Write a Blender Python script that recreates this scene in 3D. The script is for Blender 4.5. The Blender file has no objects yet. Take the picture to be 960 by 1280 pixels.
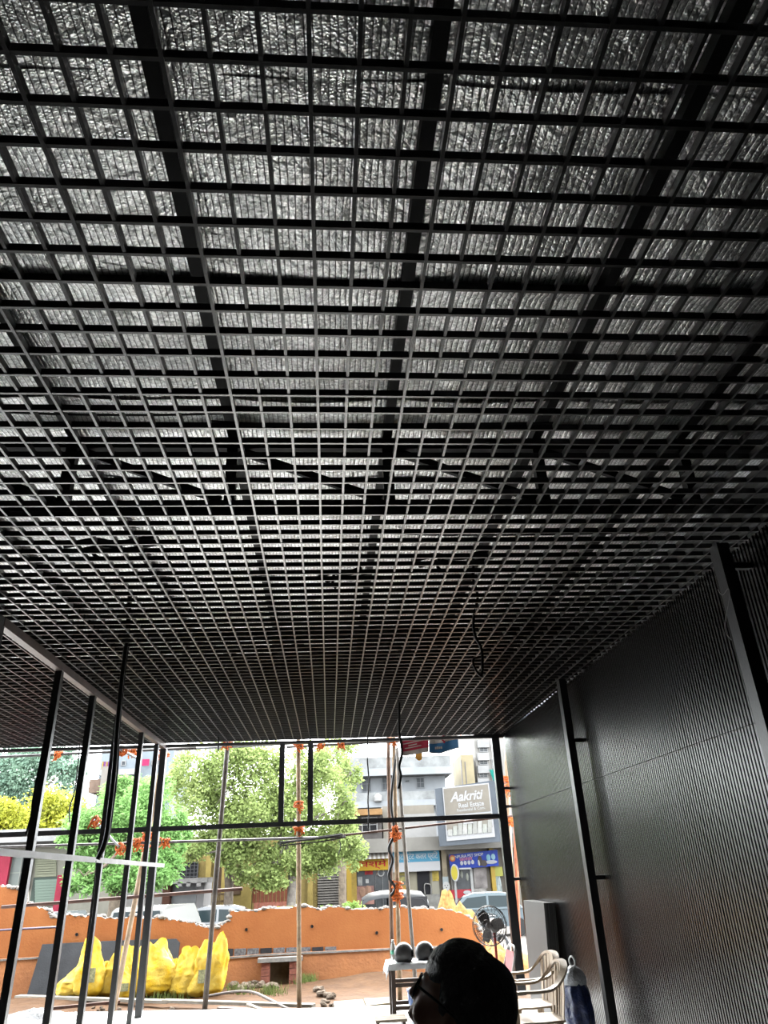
import bpy, bmesh, math, random
from mathutils import Vector, Matrix, noise as mnoise
random.seed(7)
SC = bpy.context.scene
COL = SC.collection

# ------------------------------------------------------------------ camera
EYE = 1.6
F = 893.55
YAW, PITCH, ROLL = math.radians(5.0419), math.radians(26.5901), math.radians(-2.4950)
cw = Vector((math.sin(YAW)*math.cos(PITCH), math.cos(YAW)*math.cos(PITCH), math.sin(PITCH)))
cr0 = Vector((math.cos(YAW), -math.sin(YAW), 0)); cu0 = cr0.cross(cw)
CR = math.cos(ROLL)*cr0 + math.sin(ROLL)*cu0
CU = -math.sin(ROLL)*cr0 + math.cos(ROLL)*cu0
cam = bpy.data.cameras.new('camera'); co = bpy.data.objects.new('camera', cam); COL.objects.link(co)
m = Matrix((CR, CU, -cw)).transposed().to_4x4(); m.translation = Vector((0, 0, EYE)); co.matrix_world = m
cam.sensor_fit = 'VERTICAL'; cam.sensor_height = 24; cam.lens = 24*F/1280
cam.clip_start = 0.05; cam.clip_end = 500
SC.camera = co

def P(x, y, Y):
    "point on the plane at distance Y seen at photo pixel x, y"
    d = cw*F + CR*(x-480) + CU*(640-y); d *= Y/d.y
    return Vector((d.x, d.y, d.z+EYE))
def PZ(x, y, z):
    d = cw*F + CR*(x-480) + CU*(640-y); d *= (z-EYE)/d.z
    return Vector((d.x, d.y, d.z+EYE))
def PX(x, y, X):
    d = cw*F + CR*(x-480) + CU*(640-y); d *= X/d.x
    return Vector((d.x, d.y, d.z+EYE))

# ------------------------------------------------------------------ light
w = bpy.data.worlds.new('sky'); SC.world = w; w.use_nodes = True
bg = w.node_tree.nodes['Background']
bg.inputs['Color'].default_value = (0.93, 0.97, 1.0, 1); bg.inputs['Strength'].default_value = 2.6
sd = bpy.data.lights.new('sun', 'SUN'); sd.energy = 3.0; sd.angle = math.radians(35); sd.color = (1, .95, .86)
so = bpy.data.objects.new('sun', sd); COL.objects.link(so)
so.rotation_euler = (math.radians(-50), math.radians(3), 0)   # high, from the street side
vs = SC.view_settings
vs.view_transform = 'Standard'; vs.look = 'None'; vs.gamma = 1; vs.use_curve_mapping = False
vs.exposure = 2.95

# ------------------------------------------------------------------ materials
MATS = {}
ALB = 1.0        # colour scale: outdoor paints and soils are darkened to stand the high exposure
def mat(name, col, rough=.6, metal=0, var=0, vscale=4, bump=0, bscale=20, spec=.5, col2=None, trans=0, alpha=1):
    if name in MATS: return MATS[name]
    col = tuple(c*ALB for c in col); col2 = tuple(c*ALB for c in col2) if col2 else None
    if ALB < .9: spec *= ALB         # gloss is cut along with the colour, so sky glare stays low
    M = bpy.data.materials.new(name); M.use_nodes = True; nt = M.node_tree; N = nt.nodes; L = nt.links
    b = N['Principled BSDF']
    b.inputs['Base Color'].default_value = (*col, 1); b.inputs['Roughness'].default_value = rough
    b.inputs['Metallic'].default_value = metal; b.inputs['Specular IOR Level'].default_value = spec
    if trans: b.inputs['Transmission Weight'].default_value = trans
    if alpha < 1: b.inputs['Alpha'].default_value = alpha
    tc = N.new('ShaderNodeTexCoord')
    if var or col2:
        n = N.new('ShaderNodeTexNoise'); n.inputs['Scale'].default_value = vscale; n.inputs['Detail'].default_value = 6
        n.inputs['Roughness'].default_value = .65
        L.new(tc.outputs['Object'], n.inputs['Vector'])
        r = N.new('ShaderNodeValToRGB')
        c2 = col2 or tuple(max(0, c*(1-var)) for c in col)
        c1 = col if col2 else tuple(min(1, c*(1+var)) for c in col)
        r.color_ramp.elements[0].position = .35; r.color_ramp.elements[1].position = .65
        r.color_ramp.elements[0].color = (*c2, 1); r.color_ramp.elements[1].color = (*c1, 1)
        L.new(n.outputs['Fac'], r.inputs['Fac']); L.new(r.outputs['Color'], b.inputs['Base Color'])
    if bump:
        n = N.new('ShaderNodeTexNoise'); n.inputs['Scale'].default_value = bscale; n.inputs['Detail'].default_value = 4
        L.new(tc.outputs['Object'], n.inputs['Vector'])
        bp = N.new('ShaderNodeBump'); bp.inputs['Strength'].default_value = bump; bp.inputs['Distance'].default_value = .02
        L.new(n.outputs['Fac'], bp.inputs['Height']); L.new(bp.outputs['Normal'], b.inputs['Normal'])
    MATS[name] = M; return M

def foil_material():
    M = bpy.data.materials.new('bubble_foil'); M.use_nodes = True; nt = M.node_tree; N = nt.nodes; L = nt.links
    b = N['Principled BSDF']; b.inputs['Metallic'].default_value = 1; b.inputs['Roughness'].default_value = .29
    b.inputs['Base Color'].default_value = (.93, .93, .94, 1)
    tc = N.new('ShaderNodeTexCoord'); sx = N.new('ShaderNodeSeparateXYZ'); L.new(tc.outputs['Object'], sx.inputs[0])
    def math_(op, a, bb=None):
        n = N.new('ShaderNodeMath'); n.operation = op
        for i, v in enumerate((a, bb)):
            if v is None: continue
            if isinstance(v, (int, float)): n.inputs[i].default_value = v
            else: L.new(v, n.inputs[i])
        return n.outputs[0]
    wob = N.new('ShaderNodeTexNoise'); wob.inputs['Scale'].default_value = 3.0; wob.inputs['Detail'].default_value = 2
    L.new(tc.outputs['Object'], wob.inputs['Vector'])
    xx = math_('ADD', sx.outputs['X'], math_('MULTIPLY', wob.outputs['Fac'], .03))
    sn = math_('ABSOLUTE', math_('SINE', math_('MULTIPLY', xx, math.pi/.028)))
    rib = math_('POWER', sn, .4)
    vo = N.new('ShaderNodeTexVoronoi'); vo.inputs['Scale'].default_value = 120
    L.new(tc.outputs['Object'], vo.inputs['Vector'])
    cell = math_('MULTIPLY', vo.outputs['Distance'], .65)
    wr = N.new('ShaderNodeTexNoise'); wr.inputs['Scale'].default_value = 5; wr.inputs['Detail'].default_value = 6; wr.inputs['Distortion'].default_value = 1.4
    L.new(tc.outputs['Object'], wr.inputs['Vector'])
    crease = math_('POWER', math_('ABSOLUTE', math_('SUBTRACT', wr.outputs['Fac'], .5)), .5)
    h = math_('ADD', math_('ADD', rib, cell), math_('MULTIPLY', crease, 3.6))
    bp = N.new('ShaderNodeBump'); bp.inputs['Strength'].default_value = .7; bp.inputs['Distance'].default_value = .005
    L.new(h, bp.inputs['Height']); L.new(bp.outputs['Normal'], b.inputs['Normal'])
    # shade along the stitched rib valleys and glints on the bubbles, painted into colour
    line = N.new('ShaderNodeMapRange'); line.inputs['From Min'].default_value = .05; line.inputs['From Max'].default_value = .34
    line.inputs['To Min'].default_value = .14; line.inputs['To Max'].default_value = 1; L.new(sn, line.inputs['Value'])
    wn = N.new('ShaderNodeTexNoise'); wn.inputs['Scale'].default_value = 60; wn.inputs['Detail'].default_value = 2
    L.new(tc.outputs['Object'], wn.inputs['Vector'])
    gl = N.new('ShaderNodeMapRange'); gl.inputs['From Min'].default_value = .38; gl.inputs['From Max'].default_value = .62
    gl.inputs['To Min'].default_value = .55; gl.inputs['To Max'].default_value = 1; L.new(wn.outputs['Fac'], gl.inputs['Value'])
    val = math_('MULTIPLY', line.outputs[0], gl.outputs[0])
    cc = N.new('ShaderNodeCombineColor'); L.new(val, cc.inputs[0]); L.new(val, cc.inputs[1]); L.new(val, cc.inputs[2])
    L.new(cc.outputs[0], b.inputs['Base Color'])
    MATS['foil'] = M; return M
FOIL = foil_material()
BLACK = mat('black_gloss', (.006, .006, .0065), .3, 0, .3, 12, .04, 90, .6)
BLACKM = mat('black_steel', (.006, .006, .007), .36, 0, .4, 5, .08, 60)
TRUSS = mat('truss_paint', (.004, .004, .0045), .55, 0, .3, 6, 0, 20, .15)
PANEL = mat('fluted_panel', (.005, .005, .0055), .26, 0, .25, 3, .03, 120, .42)
DARKWALL = mat('dark_wall', (.035, .034, .033), .8, 0, .3, 2, .2, 12)
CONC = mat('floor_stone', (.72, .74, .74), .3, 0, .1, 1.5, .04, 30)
DIMFLOOR = mat('dim_floor', (.05, .049, .047), .75, 0, .25, 1.2, .2, 14)  # unseen inner floor, made dark so less light reaches the near foil
ALB = .25
SAND = mat('sand', (.19, .095, .04), .95, 0, 0, 3.5, .9, 9, col2=(.12, .056, .023))
STREET = mat('street', (0.228, 0.204, 0.18), .9, 0, .2, .8, .3, 6)
ORANGE = mat('orange_plaster', (.58, .215, .066), .85, 0, 0, 1.6, .25, 25, col2=(.5, .17, .05))
ORANGE2 = mat('orange_plinth', (.8, .34, .14), .9, 0, 0, 3, .5, 18, col2=(.6, .25, .11))
PLASTERW = mat('broken_plaster', (0.396, 0.36, 0.324), .95, 0, .25, 8, .6, 30)
GREYP = mat('grey_panel', (.04, .042, .047), .65, 0, .3, 3, .15, 40)
ALB = .4
BAMBOO = mat('bamboo', (.36, .25, .15), .65, 0, .35, 7, .1, 60)
PIPE = mat('scaffold_pipe', (.13, .12, .12), .5, .4, .4, 5)
RUST = mat('rusty_pipe', (.12, .06, .045), .7, .2, .4, 6)
ROPE = mat('orange_rope', (.75, .16, .025), .8, 0, .25, 30, .4, 150)
CABLE = mat('cable_rubber', (.012, .012, .012), .5)
GREYBAR = mat('grey_flat_bar', (.42, .41, .4), .5, 0, .15, 4)
ALB = .25
YSACK = mat('yellow_sack', (1.35, .82, .02), .6, 0, 0, 5, .35, 26, col2=(1.3, .95, .2))
PLANK = mat('plank_wood', (.5, .42, .33), .8, 0, .3, 4, .2, 25)
ROCK = mat('rubble_stone', (0.3, 0.228, 0.168), .95, 0, .35, 5, .6, 12)
ALB = 1.0
CHAIRP = mat('chair_plastic', (.36, .28, .2), .4, 0, .06, 4)
ALB = .25
ALB = .12
WHITEP = mat('white_paint', (.75, .75, .74), .6, 0, .08, 3)
ALB = 1.0
SKIN = mat('skin', (.2, .1, .065), .55, 0, .1, 14)
HAIR = mat('black_hair', (.006, .006, .007), .6, 0, 0, 4, .6, 130)
CLOTH = mat('dark_cloth', (.012, .012, .016), .9, 0, .2, 6, .3, 40)

# ------------------------------------------------------------------ mesh helpers
class MB:
    def __init__(s): s.v = []; s.f = []
    def add(s, vs, fs):
        o = len(s.v); s.v += [tuple(v) for v in vs]; s.f += [tuple(i+o for i in f) for f in fs]; return s
    def box(s, c, d, M=None):
        c = Vector(c); x, y, z = d[0]/2, d[1]/2, d[2]/2
        vs = [Vector(q) for q in ((-x,-y,-z),(x,-y,-z),(x,y,-z),(-x,y,-z),(-x,-y,z),(x,-y,z),(x,y,z),(-x,y,z))]
        if M is not None: vs = [M @ q for q in vs]
        return s.add([c+q for q in vs], [(3,2,1,0),(4,5,6,7),(0,1,5,4),(1,2,6,5),(2,3,7,6),(3,0,4,7)])
    def bbox(s, x0, x1, y0, y1, z0, z1):
        return s.box(((x0+x1)/2, (y0+y1)/2, (z0+z1)/2), (abs(x1-x0), abs(y1-y0), abs(z1-z0)))
    def beam(s, a, b, wd, ht, up=(0,0,1)):
        a, b = Vector(a), Vector(b); d = (b-a); L = d.length; d.normalize()
        u = Vector(up)
        if abs(d.dot(u)) > .98: u = Vector((0, 1, 0))
        r = d.cross(u).normalized(); u = r.cross(d)
        M = Matrix((r, d, u)).transposed()
        return s.box((a+b)/2, (wd, L, ht), M)
    def tube(s, pts, r, n=8, cap=True):
        pts = [Vector(p) for p in pts]; k = len(pts)
        rad = r if isinstance(r, (list, tuple)) else [r]*k
        prev = None; vs = []
        for i, p in enumerate(pts):
            t = (pts[min(i+1, k-1)]-pts[max(i-1, 0)]).normalized()
            if prev is None:
                prev = t.orthogonal().normalized()
            u = (prev - t*prev.dot(t))
            u = u.normalized() if u.length > 1e-6 else t.orthogonal().normalized()
            prev = u; q = t.cross(u)
            for j in range(n):
                a = 2*math.pi*j/n; vs.append(p + (u*math.cos(a)+q*math.sin(a))*rad[i])
        fs = [(i*n+j, i*n+(j+1) % n, (i+1)*n+(j+1) % n, (i+1)*n+j) for i in range(k-1) for j in range(n)]
        if cap: fs += [tuple(range(n-1, -1, -1)), tuple((k-1)*n+j for j in range(n))]
        return s.add(vs, fs)
    def ring(s, c, R, r, ax=(0,0,1), N=20, n=6, sq=1):
        ax = Vector(ax).normalized(); u = ax.orthogonal().normalized(); q = ax.cross(u); vs = []
        c = Vector(c)
        for i in range(N):
            a = 2*math.pi*i/N; d = u*math.cos(a)+q*math.sin(a)*sq
            for j in range(n):
                b = 2*math.pi*j/n; vs.append(c+d*R+(d*math.cos(b)+ax*math.sin(b))*r)
        fs = [(i*n+j, ((i+1) % N)*n+j, ((i+1) % N)*n+(j+1) % n, i*n+(j+1) % n) for i in range(N) for j in range(n)]
        return s.add(vs, fs)
    def lathe(s, prof, c=(0,0,0), n=16, M=None):
        c = Vector(c); vs = []
        for (r, z) in prof:
            for j in range(n):
                a = 2*math.pi*j/n; q = Vector((r*math.cos(a), r*math.sin(a), z)); vs.append(c+(M @ q if M is not None else q))
        k = len(prof)
        fs = [(i*n+j, i*n+(j+1) % n, (i+1)*n+(j+1) % n, (i+1)*n+j) for i in range(k-1) for j in range(n)]
        fs += [tuple(range(n-1, -1, -1)), tuple((k-1)*n+j for j in range(n))]
        return s.add(vs, fs)
    def ell(s, c, R, n=14, k=9, M=None, fn=None):
        c = Vector(c); vs = []
        for i in range(k+1):
            th = math.pi*i/k
            for j in range(n):
                a = 2*math.pi*j/n
                d = Vector((math.sin(th)*math.cos(a), math.sin(th)*math.sin(a), math.cos(th)))
                q = Vector((d.x*R[0], d.y*R[1], d.z*R[2]))
                if fn: q = fn(q, d)
                vs.append(c+(M @ q if M is not None else q))
        fs = [(i*n+j, (i+1)*n+j, (i+1)*n+(j+1) % n, i*n+(j+1) % n) for i in range(k) for j in range(n)]
        return s.add(vs, fs)
    def prism(s, poly, off):
        "poly: list of 3-D points in a plane, extruded by the vector off"
        n = len(poly); off = Vector(off); a = [Vector(p) for p in poly]
        nrm = Vector((0, 0, 0))
        for i in range(n): nrm += a[i].cross(a[(i+1) % n])
        if nrm.dot(off) > 0: a = a[::-1]
        return s.add(a+[p+off for p in a], [tuple(range(n)), tuple(range(2*n-1, n-1, -1))]+[((i+1) % n, i, n+i, n+(i+1) % n) for i in range(n)])
    def build(s, name, material, parent=None, org=None, smooth=False, local=False):
        if local: o0 = Vector((0, 0, 0))
        elif parent is not None: o0 = Vector(parent.get('_o', (0, 0, 0)))
        else: o0 = Vector(org if org is not None else (0, 0, 0))
        me = bpy.data.meshes.new(name)
        me.from_pydata([tuple(Vector(v)-o0) for v in s.v], [], s.f); me.validate(); me.update()
        if smooth: me.polygons.foreach_set('use_smooth', [True]*len(me.polygons))
        if material is not None: me.materials.append(material)
        o = bpy.data.objects.new(name, me); COL.objects.link(o)
        if parent is not None: o.parent = parent
        elif not local: o.location = o0
        o['_o'] = tuple(o0)
        return o
def tag(o, label=None, cat=None, group=None, kind=None):
    if label: o['label'] = label
    if cat: o['category'] = cat
    if group: o['group'] = group
    if kind: o['kind'] = kind
    return o
def thing(name, label, cat, loc=(0,0,0), group=None, kind=None, rz=0):
    o = bpy.data.objects.new(name, None); COL.objects.link(o); o.location = loc; o.rotation_euler = (0, 0, rz)
    o.empty_display_size = .1; o['_o'] = tuple(loc)
    return tag(o, label, cat, group, kind)
def copy_tree(o, parent=None):
    c = o.copy(); COL.objects.link(c); c.parent = parent
    for ch in list(o.children): copy_tree(ch, c)
    return c
def smooth_path(pts, k=6):
    pts = [Vector(p) for p in pts]; out = []
    for i in range(len(pts)-1):
        p0 = pts[max(i-1, 0)]; p1 = pts[i]; p2 = pts[i+1]; p3 = pts[min(i+2, len(pts)-1)]
        for j in range(k):
            t = j/k
            out.append(.5*((2*p1)+(p2-p0)*t+(2*p0-5*p1+4*p2-p3)*t*t+(3*p1-p0-3*p2+p3)*t**3))
    return out+[pts[-1]]
def pslab(pix, Y, th):
    "polygon given in photo pixels on the plane at distance Y, extruded away by th"
    return MB().prism([P(x, y, Y) for x, y in pix], (0, th, 0))
def prect(x0, y0, x1, y1, Y, th, yfront=None):
    "upright rectangle whose opposite corners are seen at these pixels, faces the street"
    a, b = P(x0, y0, Y), P(x1, y1, Y)
    return MB().bbox(a.x, b.x, Y, Y+th, b.z, a.z)
def text(name, body, material, parent, center, height, wmax=None, shear=0, th=.004, rot=0, bold=0):
    cu = bpy.data.curves.new(name, 'FONT'); cu.body = body; cu.size = 1; cu.shear = shear; cu.extrude = 0; cu.offset = bold
    cu.resolution_u = 3
    t = bpy.data.objects.new(name, cu); COL.objects.link(t)
    dg = bpy.context.evaluated_depsgraph_get(); me = bpy.data.meshes.new_from_object(t.evaluated_get(dg))
    bpy.data.objects.remove(t)
    if not me.vertices: return None
    xs = [v.co.x for v in me.vertices]; ys = [v.co.y for v in me.vertices]
    sx = sy = height/max(1e-6, max(ys)-min(ys))
    if wmax: sx = wmax/max(1e-6, max(xs)-min(xs))
    mx, my = (max(xs)+min(xs))/2, (max(ys)+min(ys))/2
    o0 = Vector(parent.get('_o', (0, 0, 0))); c = Vector(center)-o0
    ca, sa = math.cos(rot), math.sin(rot)
    for v in me.vertices:
        x, z = (v.co.x-mx)*sx, (v.co.y-my)*sy
        v.co = (c.x+x*ca-z*sa, c.y-th, c.z+x*sa+z*ca)
    me.name = name; me.materials.clear(); me.materials.append(material)
    o = bpy.data.objects.new(name, me); COL.objects.link(o); o.parent = parent; o['_o'] = tuple(o0)
    return o

# ================================================================== THE SETTING
ZC = EYE+1.85                 # underside of the grid ceiling
PX_, PY_ = .12484, .12956     # grid pitch
GX0, GY0 = -.0410, 1.0027
XL, XR = -9.0, 2.77
YB, YF = -4.0, 11.52
ZR = EYE+2.46                 # foil under the roof sheets

floor = MB().bbox(XL, XR+.12, YB, 6.2, -.15, 0).build('floor', DIMFLOOR)
MB().prism([(XL, 6.2, -.15), (XR+.12, 6.2, -.15), (XR+.12, 11.2, -.15), (1.2, 11.3, -.15), (-.1, 11.45, -.15), (-1.8, 11.88, -.15), (-3.5, 12.3, -.15), (XL, 12.5, -.15)], (0, 0, .15)).build('floor_apron', CONC, floor)  # pale floor carried inside, unseen, to bounce light onto the foil
tag(floor, kind='structure')

# grid ceiling: bars one by one
ceil = thing('ceiling', None, None, (0, 0, ZC), kind='structure')
rng = random.Random(3)
main_rows = {8, 11, 12, 16, 20, 24, 28, 32, 36, 40, 44, 48, 52, 56, 60, 64, 68, 72, 76, 80, 4, 0, -4}
for i in range(-6, 82):
    Y = GY0+i*PY_; dz = (-.0025 if i in main_rows else 0)+rng.uniform(-.0012, .0012); j = rng.uniform(-.002, .002)
    b = MB(); n = 6; h = .032; wd = .0115
    xs = [XL+(XR-.01-XL)*k/n for k in range(n+1)]; vs = []
    off = [rng.uniform(-.0025, .0025) for _ in xs]
    for x, o_ in zip(xs, off):
        vs += [(x, Y+j+o_-wd/2, ZC+dz), (x, Y+j+o_+wd/2, ZC+dz), (x, Y+j+o_+wd/2, ZC+dz+h), (x, Y+j+o_-wd/2, ZC+dz+h)]
    fs = [(k*4+q, k*4+(q+1) % 4, (k+1)*4+(q+1) % 4, (k+1)*4+q) for k in range(n) for q in range(4)]+[(3, 2, 1, 0), (n*4, n*4+1, n*4+2, n*4+3)]
    b.add(vs, [f[::-1] for f in fs]).build('cross_bar', BLACK, ceil)
for i in range(-71, 23):
    X = GX0+i*PX_; dz = (-.004 if i % 3 == 0 else .0015)+rng.uniform(-.0008, .0008); j = rng.uniform(-.002, .002)
    b = MB(); n = 8; h = .032; wd = .0115
    ys = [.2+(YF-.2)*k/n for k in range(n+1)]; vs = []
    off = [rng.uniform(-.003, .003) for _ in ys]
    for y, o_ in zip(ys, off):
        vs += [(X+j+o_-wd/2, y, ZC+dz), (X+j+o_+wd/2, y, ZC+dz), (X+j+o_+wd/2, y, ZC+dz+h), (X+j+o_-wd/2, y, ZC+dz+h)]
    fs = [(k*4+q, k*4+(q+1) % 4, (k+1)*4+(q+1) % 4, (k+1)*4+q) for k in range(n) for q in range(4)]+[(3, 2, 1, 0), (n*4, n*4+1, n*4+2, n*4+3)]
    b.add(vs, fs).build('long_bar', BLACK, ceil)

# roof: foil sheets and rafters under a roof deck
roof = thing('roof', None, None, (0, 0, ZR), kind='structure')
MB().bbox(XL-.2, 3.4, YB-.2, YF+.3, ZR+.12, ZR+.2).build('roof_deck', DARKWALL, roof)
RAFT = [-1.52+.945*k for k in range(-8, 6)]
seams = [2.47+.93*k for k in range(-7, 11)]
for k in range(len(seams)-1):
    y0, y1 = seams[k], seams[k+1]
    if y1 < -.6: continue
    y1o = y1+.05; nx, ny = 260, 22; vs = []
    for a in range(ny+1):
        y = y0+(y1o-y0)*a/ny
        for c in range(nx+1):
            x = XL+(3.3-XL)*c/nx
            ph = ((x+1.52)/.945) % 1
            sag = .022*math.sin(math.pi*ph)
            e0 = math.exp(-((y-y0)/.07)**2)*(1 if abs(y0-2.47) < .01 or abs(y0-3.4) < .01 else .25)*(.018+.03*max(0, mnoise.noise((x*1.3, y0, 7))))
            wv = .012*mnoise.noise((x*2.2, y*3.1, k*3.7))+.0045*mnoise.noise((x*9, y*7, k*1.7))
            vs.append((x, y, ZR-sag-e0+wv+(.012 if a == ny else 0)))
    fs = [(a*(nx+1)+c, (a+1)*(nx+1)+c, (a+1)*(nx+1)+c+1, a*(nx+1)+c+1) for a in range(ny) for c in range(nx)]
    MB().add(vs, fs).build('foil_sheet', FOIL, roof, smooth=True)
for X in RAFT:
    if X < XL or X > 3.3: continue
    # a C section purlin: web and two lips
    b = MB(); b.bbox(X-.028, X+.028, YB, YF+.2, ZR-.065, ZR-.06); b.bbox(X-.028, X-.024, YB, YF+.2, ZR-.0605, ZR+.1); b.bbox(X+.018, X+.028, YB, YF+.2, ZR-.06, ZR-.045)
    b.build('purlin', TRUSS, roof)

def truss(Y, label):
    t = thing('roof_truss', label, 'truss', (0, Y, ZC+.06))
    zb, zt = ZC+.045, ZR-.07
    MB().bbox(XL, 3.2, Y-.035, Y+.035, zb, zb+.07).build('bottom_chord', TRUSS, t)
    MB().bbox(XL, 3.2, Y-.035, Y+.035, zt-.07, zt).build('top_chord', TRUSS, t)
    xs = [x for x in RAFT if XL+.1 < x < 3.2]
    for x in xs: MB().bbox(x-.032, x+.032, Y-.03, Y+.03, zb+.07, zt-.07).build('web_post', TRUSS, t)
    for a, c in zip(xs, xs[1:]):
        MB().beam((a+.05, Y-.012, zt-.08), (c-.05, Y-.012, zb+.08), .03, .045).build('diagonal', TRUSS, t)
    return t
truss(3.78, 'black steel roof truss with slanting webs above the grid ceiling')
truss(7.65, 'black roof truss above the grid ceiling, hidden deeper behind it toward the street')

# right wall of fluted panels
wr = MB().bbox(XR+.03, XR+.12, YB, 11.6, 0, ZC+.02).build('wall_right', DARKWALL); tag(wr, kind='structure')
def fluted(y0, y1, z0, z1):
    b = MB(); p = .04; n = int(round((y1-y0)/p)); prof = []
    for i in range(n):
        y = y0+(y1-y0)*i/n
        prof += [(XR+.024, y+.006), (XR+.004, y+.008), (XR+.004, y+.03), (XR+.024, y+.032)]
    prof.append((XR+.022, y1))
    vs = [(x, y, z0) for x, y in prof]+[(x, y, z1) for x, y in prof]; k = len(prof)
    return b.add(vs, [(i, i+1, k+i+1, k+i) for i in range(k-1)])
yy = 11.6
while yy > -1:
    fluted(yy-1.2, yy-.003, .01, 2.36).build('fluted_panel', PANEL, wr)
    fluted(yy-1.2, yy-.003, 2.366, ZC+.02).build('fluted_panel', PANEL, wr)
    yy -= 1.2
wl = MB().bbox(XL-.12, XL, YB, YF, 0, ZR+.1).build('wall_left', DARKWALL); tag(wl, kind='structure')
pb = MB().bbox(3.05, 3.15, YB, 11.6, 0, ZR+.12).build('light_block_wall', DARKWALL); tag(pb, kind='structure')  # added, unseen: keeps stray light out of the space above the grid
ec = MB().bbox(XR+.12, 3.05, 11.5, 11.6, 0, ZR+.12).build('sky_block_1', DARKWALL); tag(ec, kind='structure')  # added blocker, closes the gap where sky showed beside the wall
ec = MB().bbox(2.3, 3.15, 11.6, 11.66, ZC-.02, ZR+.12).build('sky_block_2', DARKWALL); tag(ec, kind='structure')  # added panel hiding the bright sky line above the wall end
wb = MB().bbox(XL, XR+.12, YB-.12, YB, 0, ZR+.1).build('wall_back', DARKWALL); tag(wb, kind='structure')

# ================================================================== STEEL FRAMES
def column(Y, X, label, arms):
    t = thing('steel_column', label, 'column', (X, Y, 0))
    MB().bbox(X-.04, X+.04, Y-.05, Y+.05, .006, ZC).build('shaft', BLACKM, t)
    MB().bbox(X-.08, X+.08, Y-.09, Y+.09, 0, .006).build('base_plate', BLACKM, t)
    for z in arms: MB().bbox(X+.04, XR+.005, Y-.02, Y+.02, z-.02, z+.02).build('wall_bracket', BLACKM, t)
    return t
column(4.2, 2.60, 'black steel column close to the fluted wall with thin wire tied round it', [3.3, 2.35])
column(7.97, 2.64, 'black steel column with two short wall brackets beside the white plastic chairs', [2.79, 1.45])
wire = smooth_path([PX(897, 737, 2.545), PX(903, 744, 2.55), PX(910, 736, 2.55), PX(912, 745, 2.55), PX(906, 785, 2.555), PX(914, 800, 2.55)])
tag(MB().tube(wire, .0016, 5).build('tie_wire', GREYBAR, org=wire[0]), 'thin bright wire hanging on the column at the fluted wall', 'wire')

# partition frame on the left: post, header, beam, studs
XP = -2.5
t = thing('partition_frame', 'black steel stud partition frame with a long brown top beam', 'frame', (XP, 8.5, 0))
MB().bbox(XP-.035, XP+.035, 5.45, 11.62, ZC-.075, ZC-.004).build('top_beam', mat('beam_brown', (.04, .025, .02), .42, 0, .4, 6), t)['label'] = 'brownish top beam'
MB().bbox(XP-.1, XP+.03, 5.36, 5.47, 0, ZC-.004).build('end_post', BLACKM, t)
MB().bbox(XL+.01, XP-.1, 5.39, 5.45, ZC-.13, ZC-.02).build('header', BLACKM, t)
for Y in (6.82, 7.88, 8.9, 10.1, 11.05):
    MB().bbox(XP-.03, XP+.03, Y-.03, Y+.03, 0, ZC-.075).build('stud', BLACKM, t)
MB().bbox(XP-.045, XP+.045, 11.5, 11.6, 0, ZC-.075).build('corner_post', BLACKM, t)
a, b_ = PX(-60, 1060, XP+.05), PX(205, 1082, XP+.05)
MB().beam(a, b_, .012, .05).build('flat_bar', GREYBAR, t)['label'] = 'light grey flat bar'

# front frame
YFr = 11.56
t = thing('front_frame', 'black steel front frame with a long transom rail across the opening', 'frame', (0, YFr, 0))
zt_ = EYE+.675
MB().bbox(XL+.005, 2.6, YFr-.025, YFr+.025, zt_-.045, zt_+.02).build('transom_rail', BLACKM, t)
MB().bbox(XL+.005, XR-.01, YFr-.03, YFr+.03, ZC-.05, ZC-.006).build('top_rail', BLACKM, t)
for px in (352, 388):
    X = P(px, 980, YFr).x; MB().bbox(X-.04, X+.04, YFr-.02, YFr+.02, zt_+.02, ZC-.05).build('mullion', BLACKM, t)
MB().bbox(2.56, 2.68, YFr-.05, YFr+.05, 0, ZC-.05).build('end_post', BLACKM, t)
for px, py in ((642, 985), (660, 1098)):
    q = P(px, py, YFr); MB().bbox(2.68, XR+.02, YFr-.02, YFr+.02, q.z-.02, q.z+.02).build('wall_bracket', BLACKM, t)
a = P(637, 1008, YFr+.25); b_ = P(656, 1112, YFr+.25)
t2 = thing('side_rail', 'black steel rail bent like a hook outside the right end of the fluted wall', 'rail', (a.x, a.y, b_.z))
MB().beam((2.66, a.y, a.z), (a.x+.22, a.y, a.z), .04, .04).build('arm', BLACKM, t2)
MB().beam((a.x+.2, a.y, a.z+.02), (a.x+.22, a.y, -.15), .04, .04).build('upright', BLACKM, t2)

ALB = .4
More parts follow.
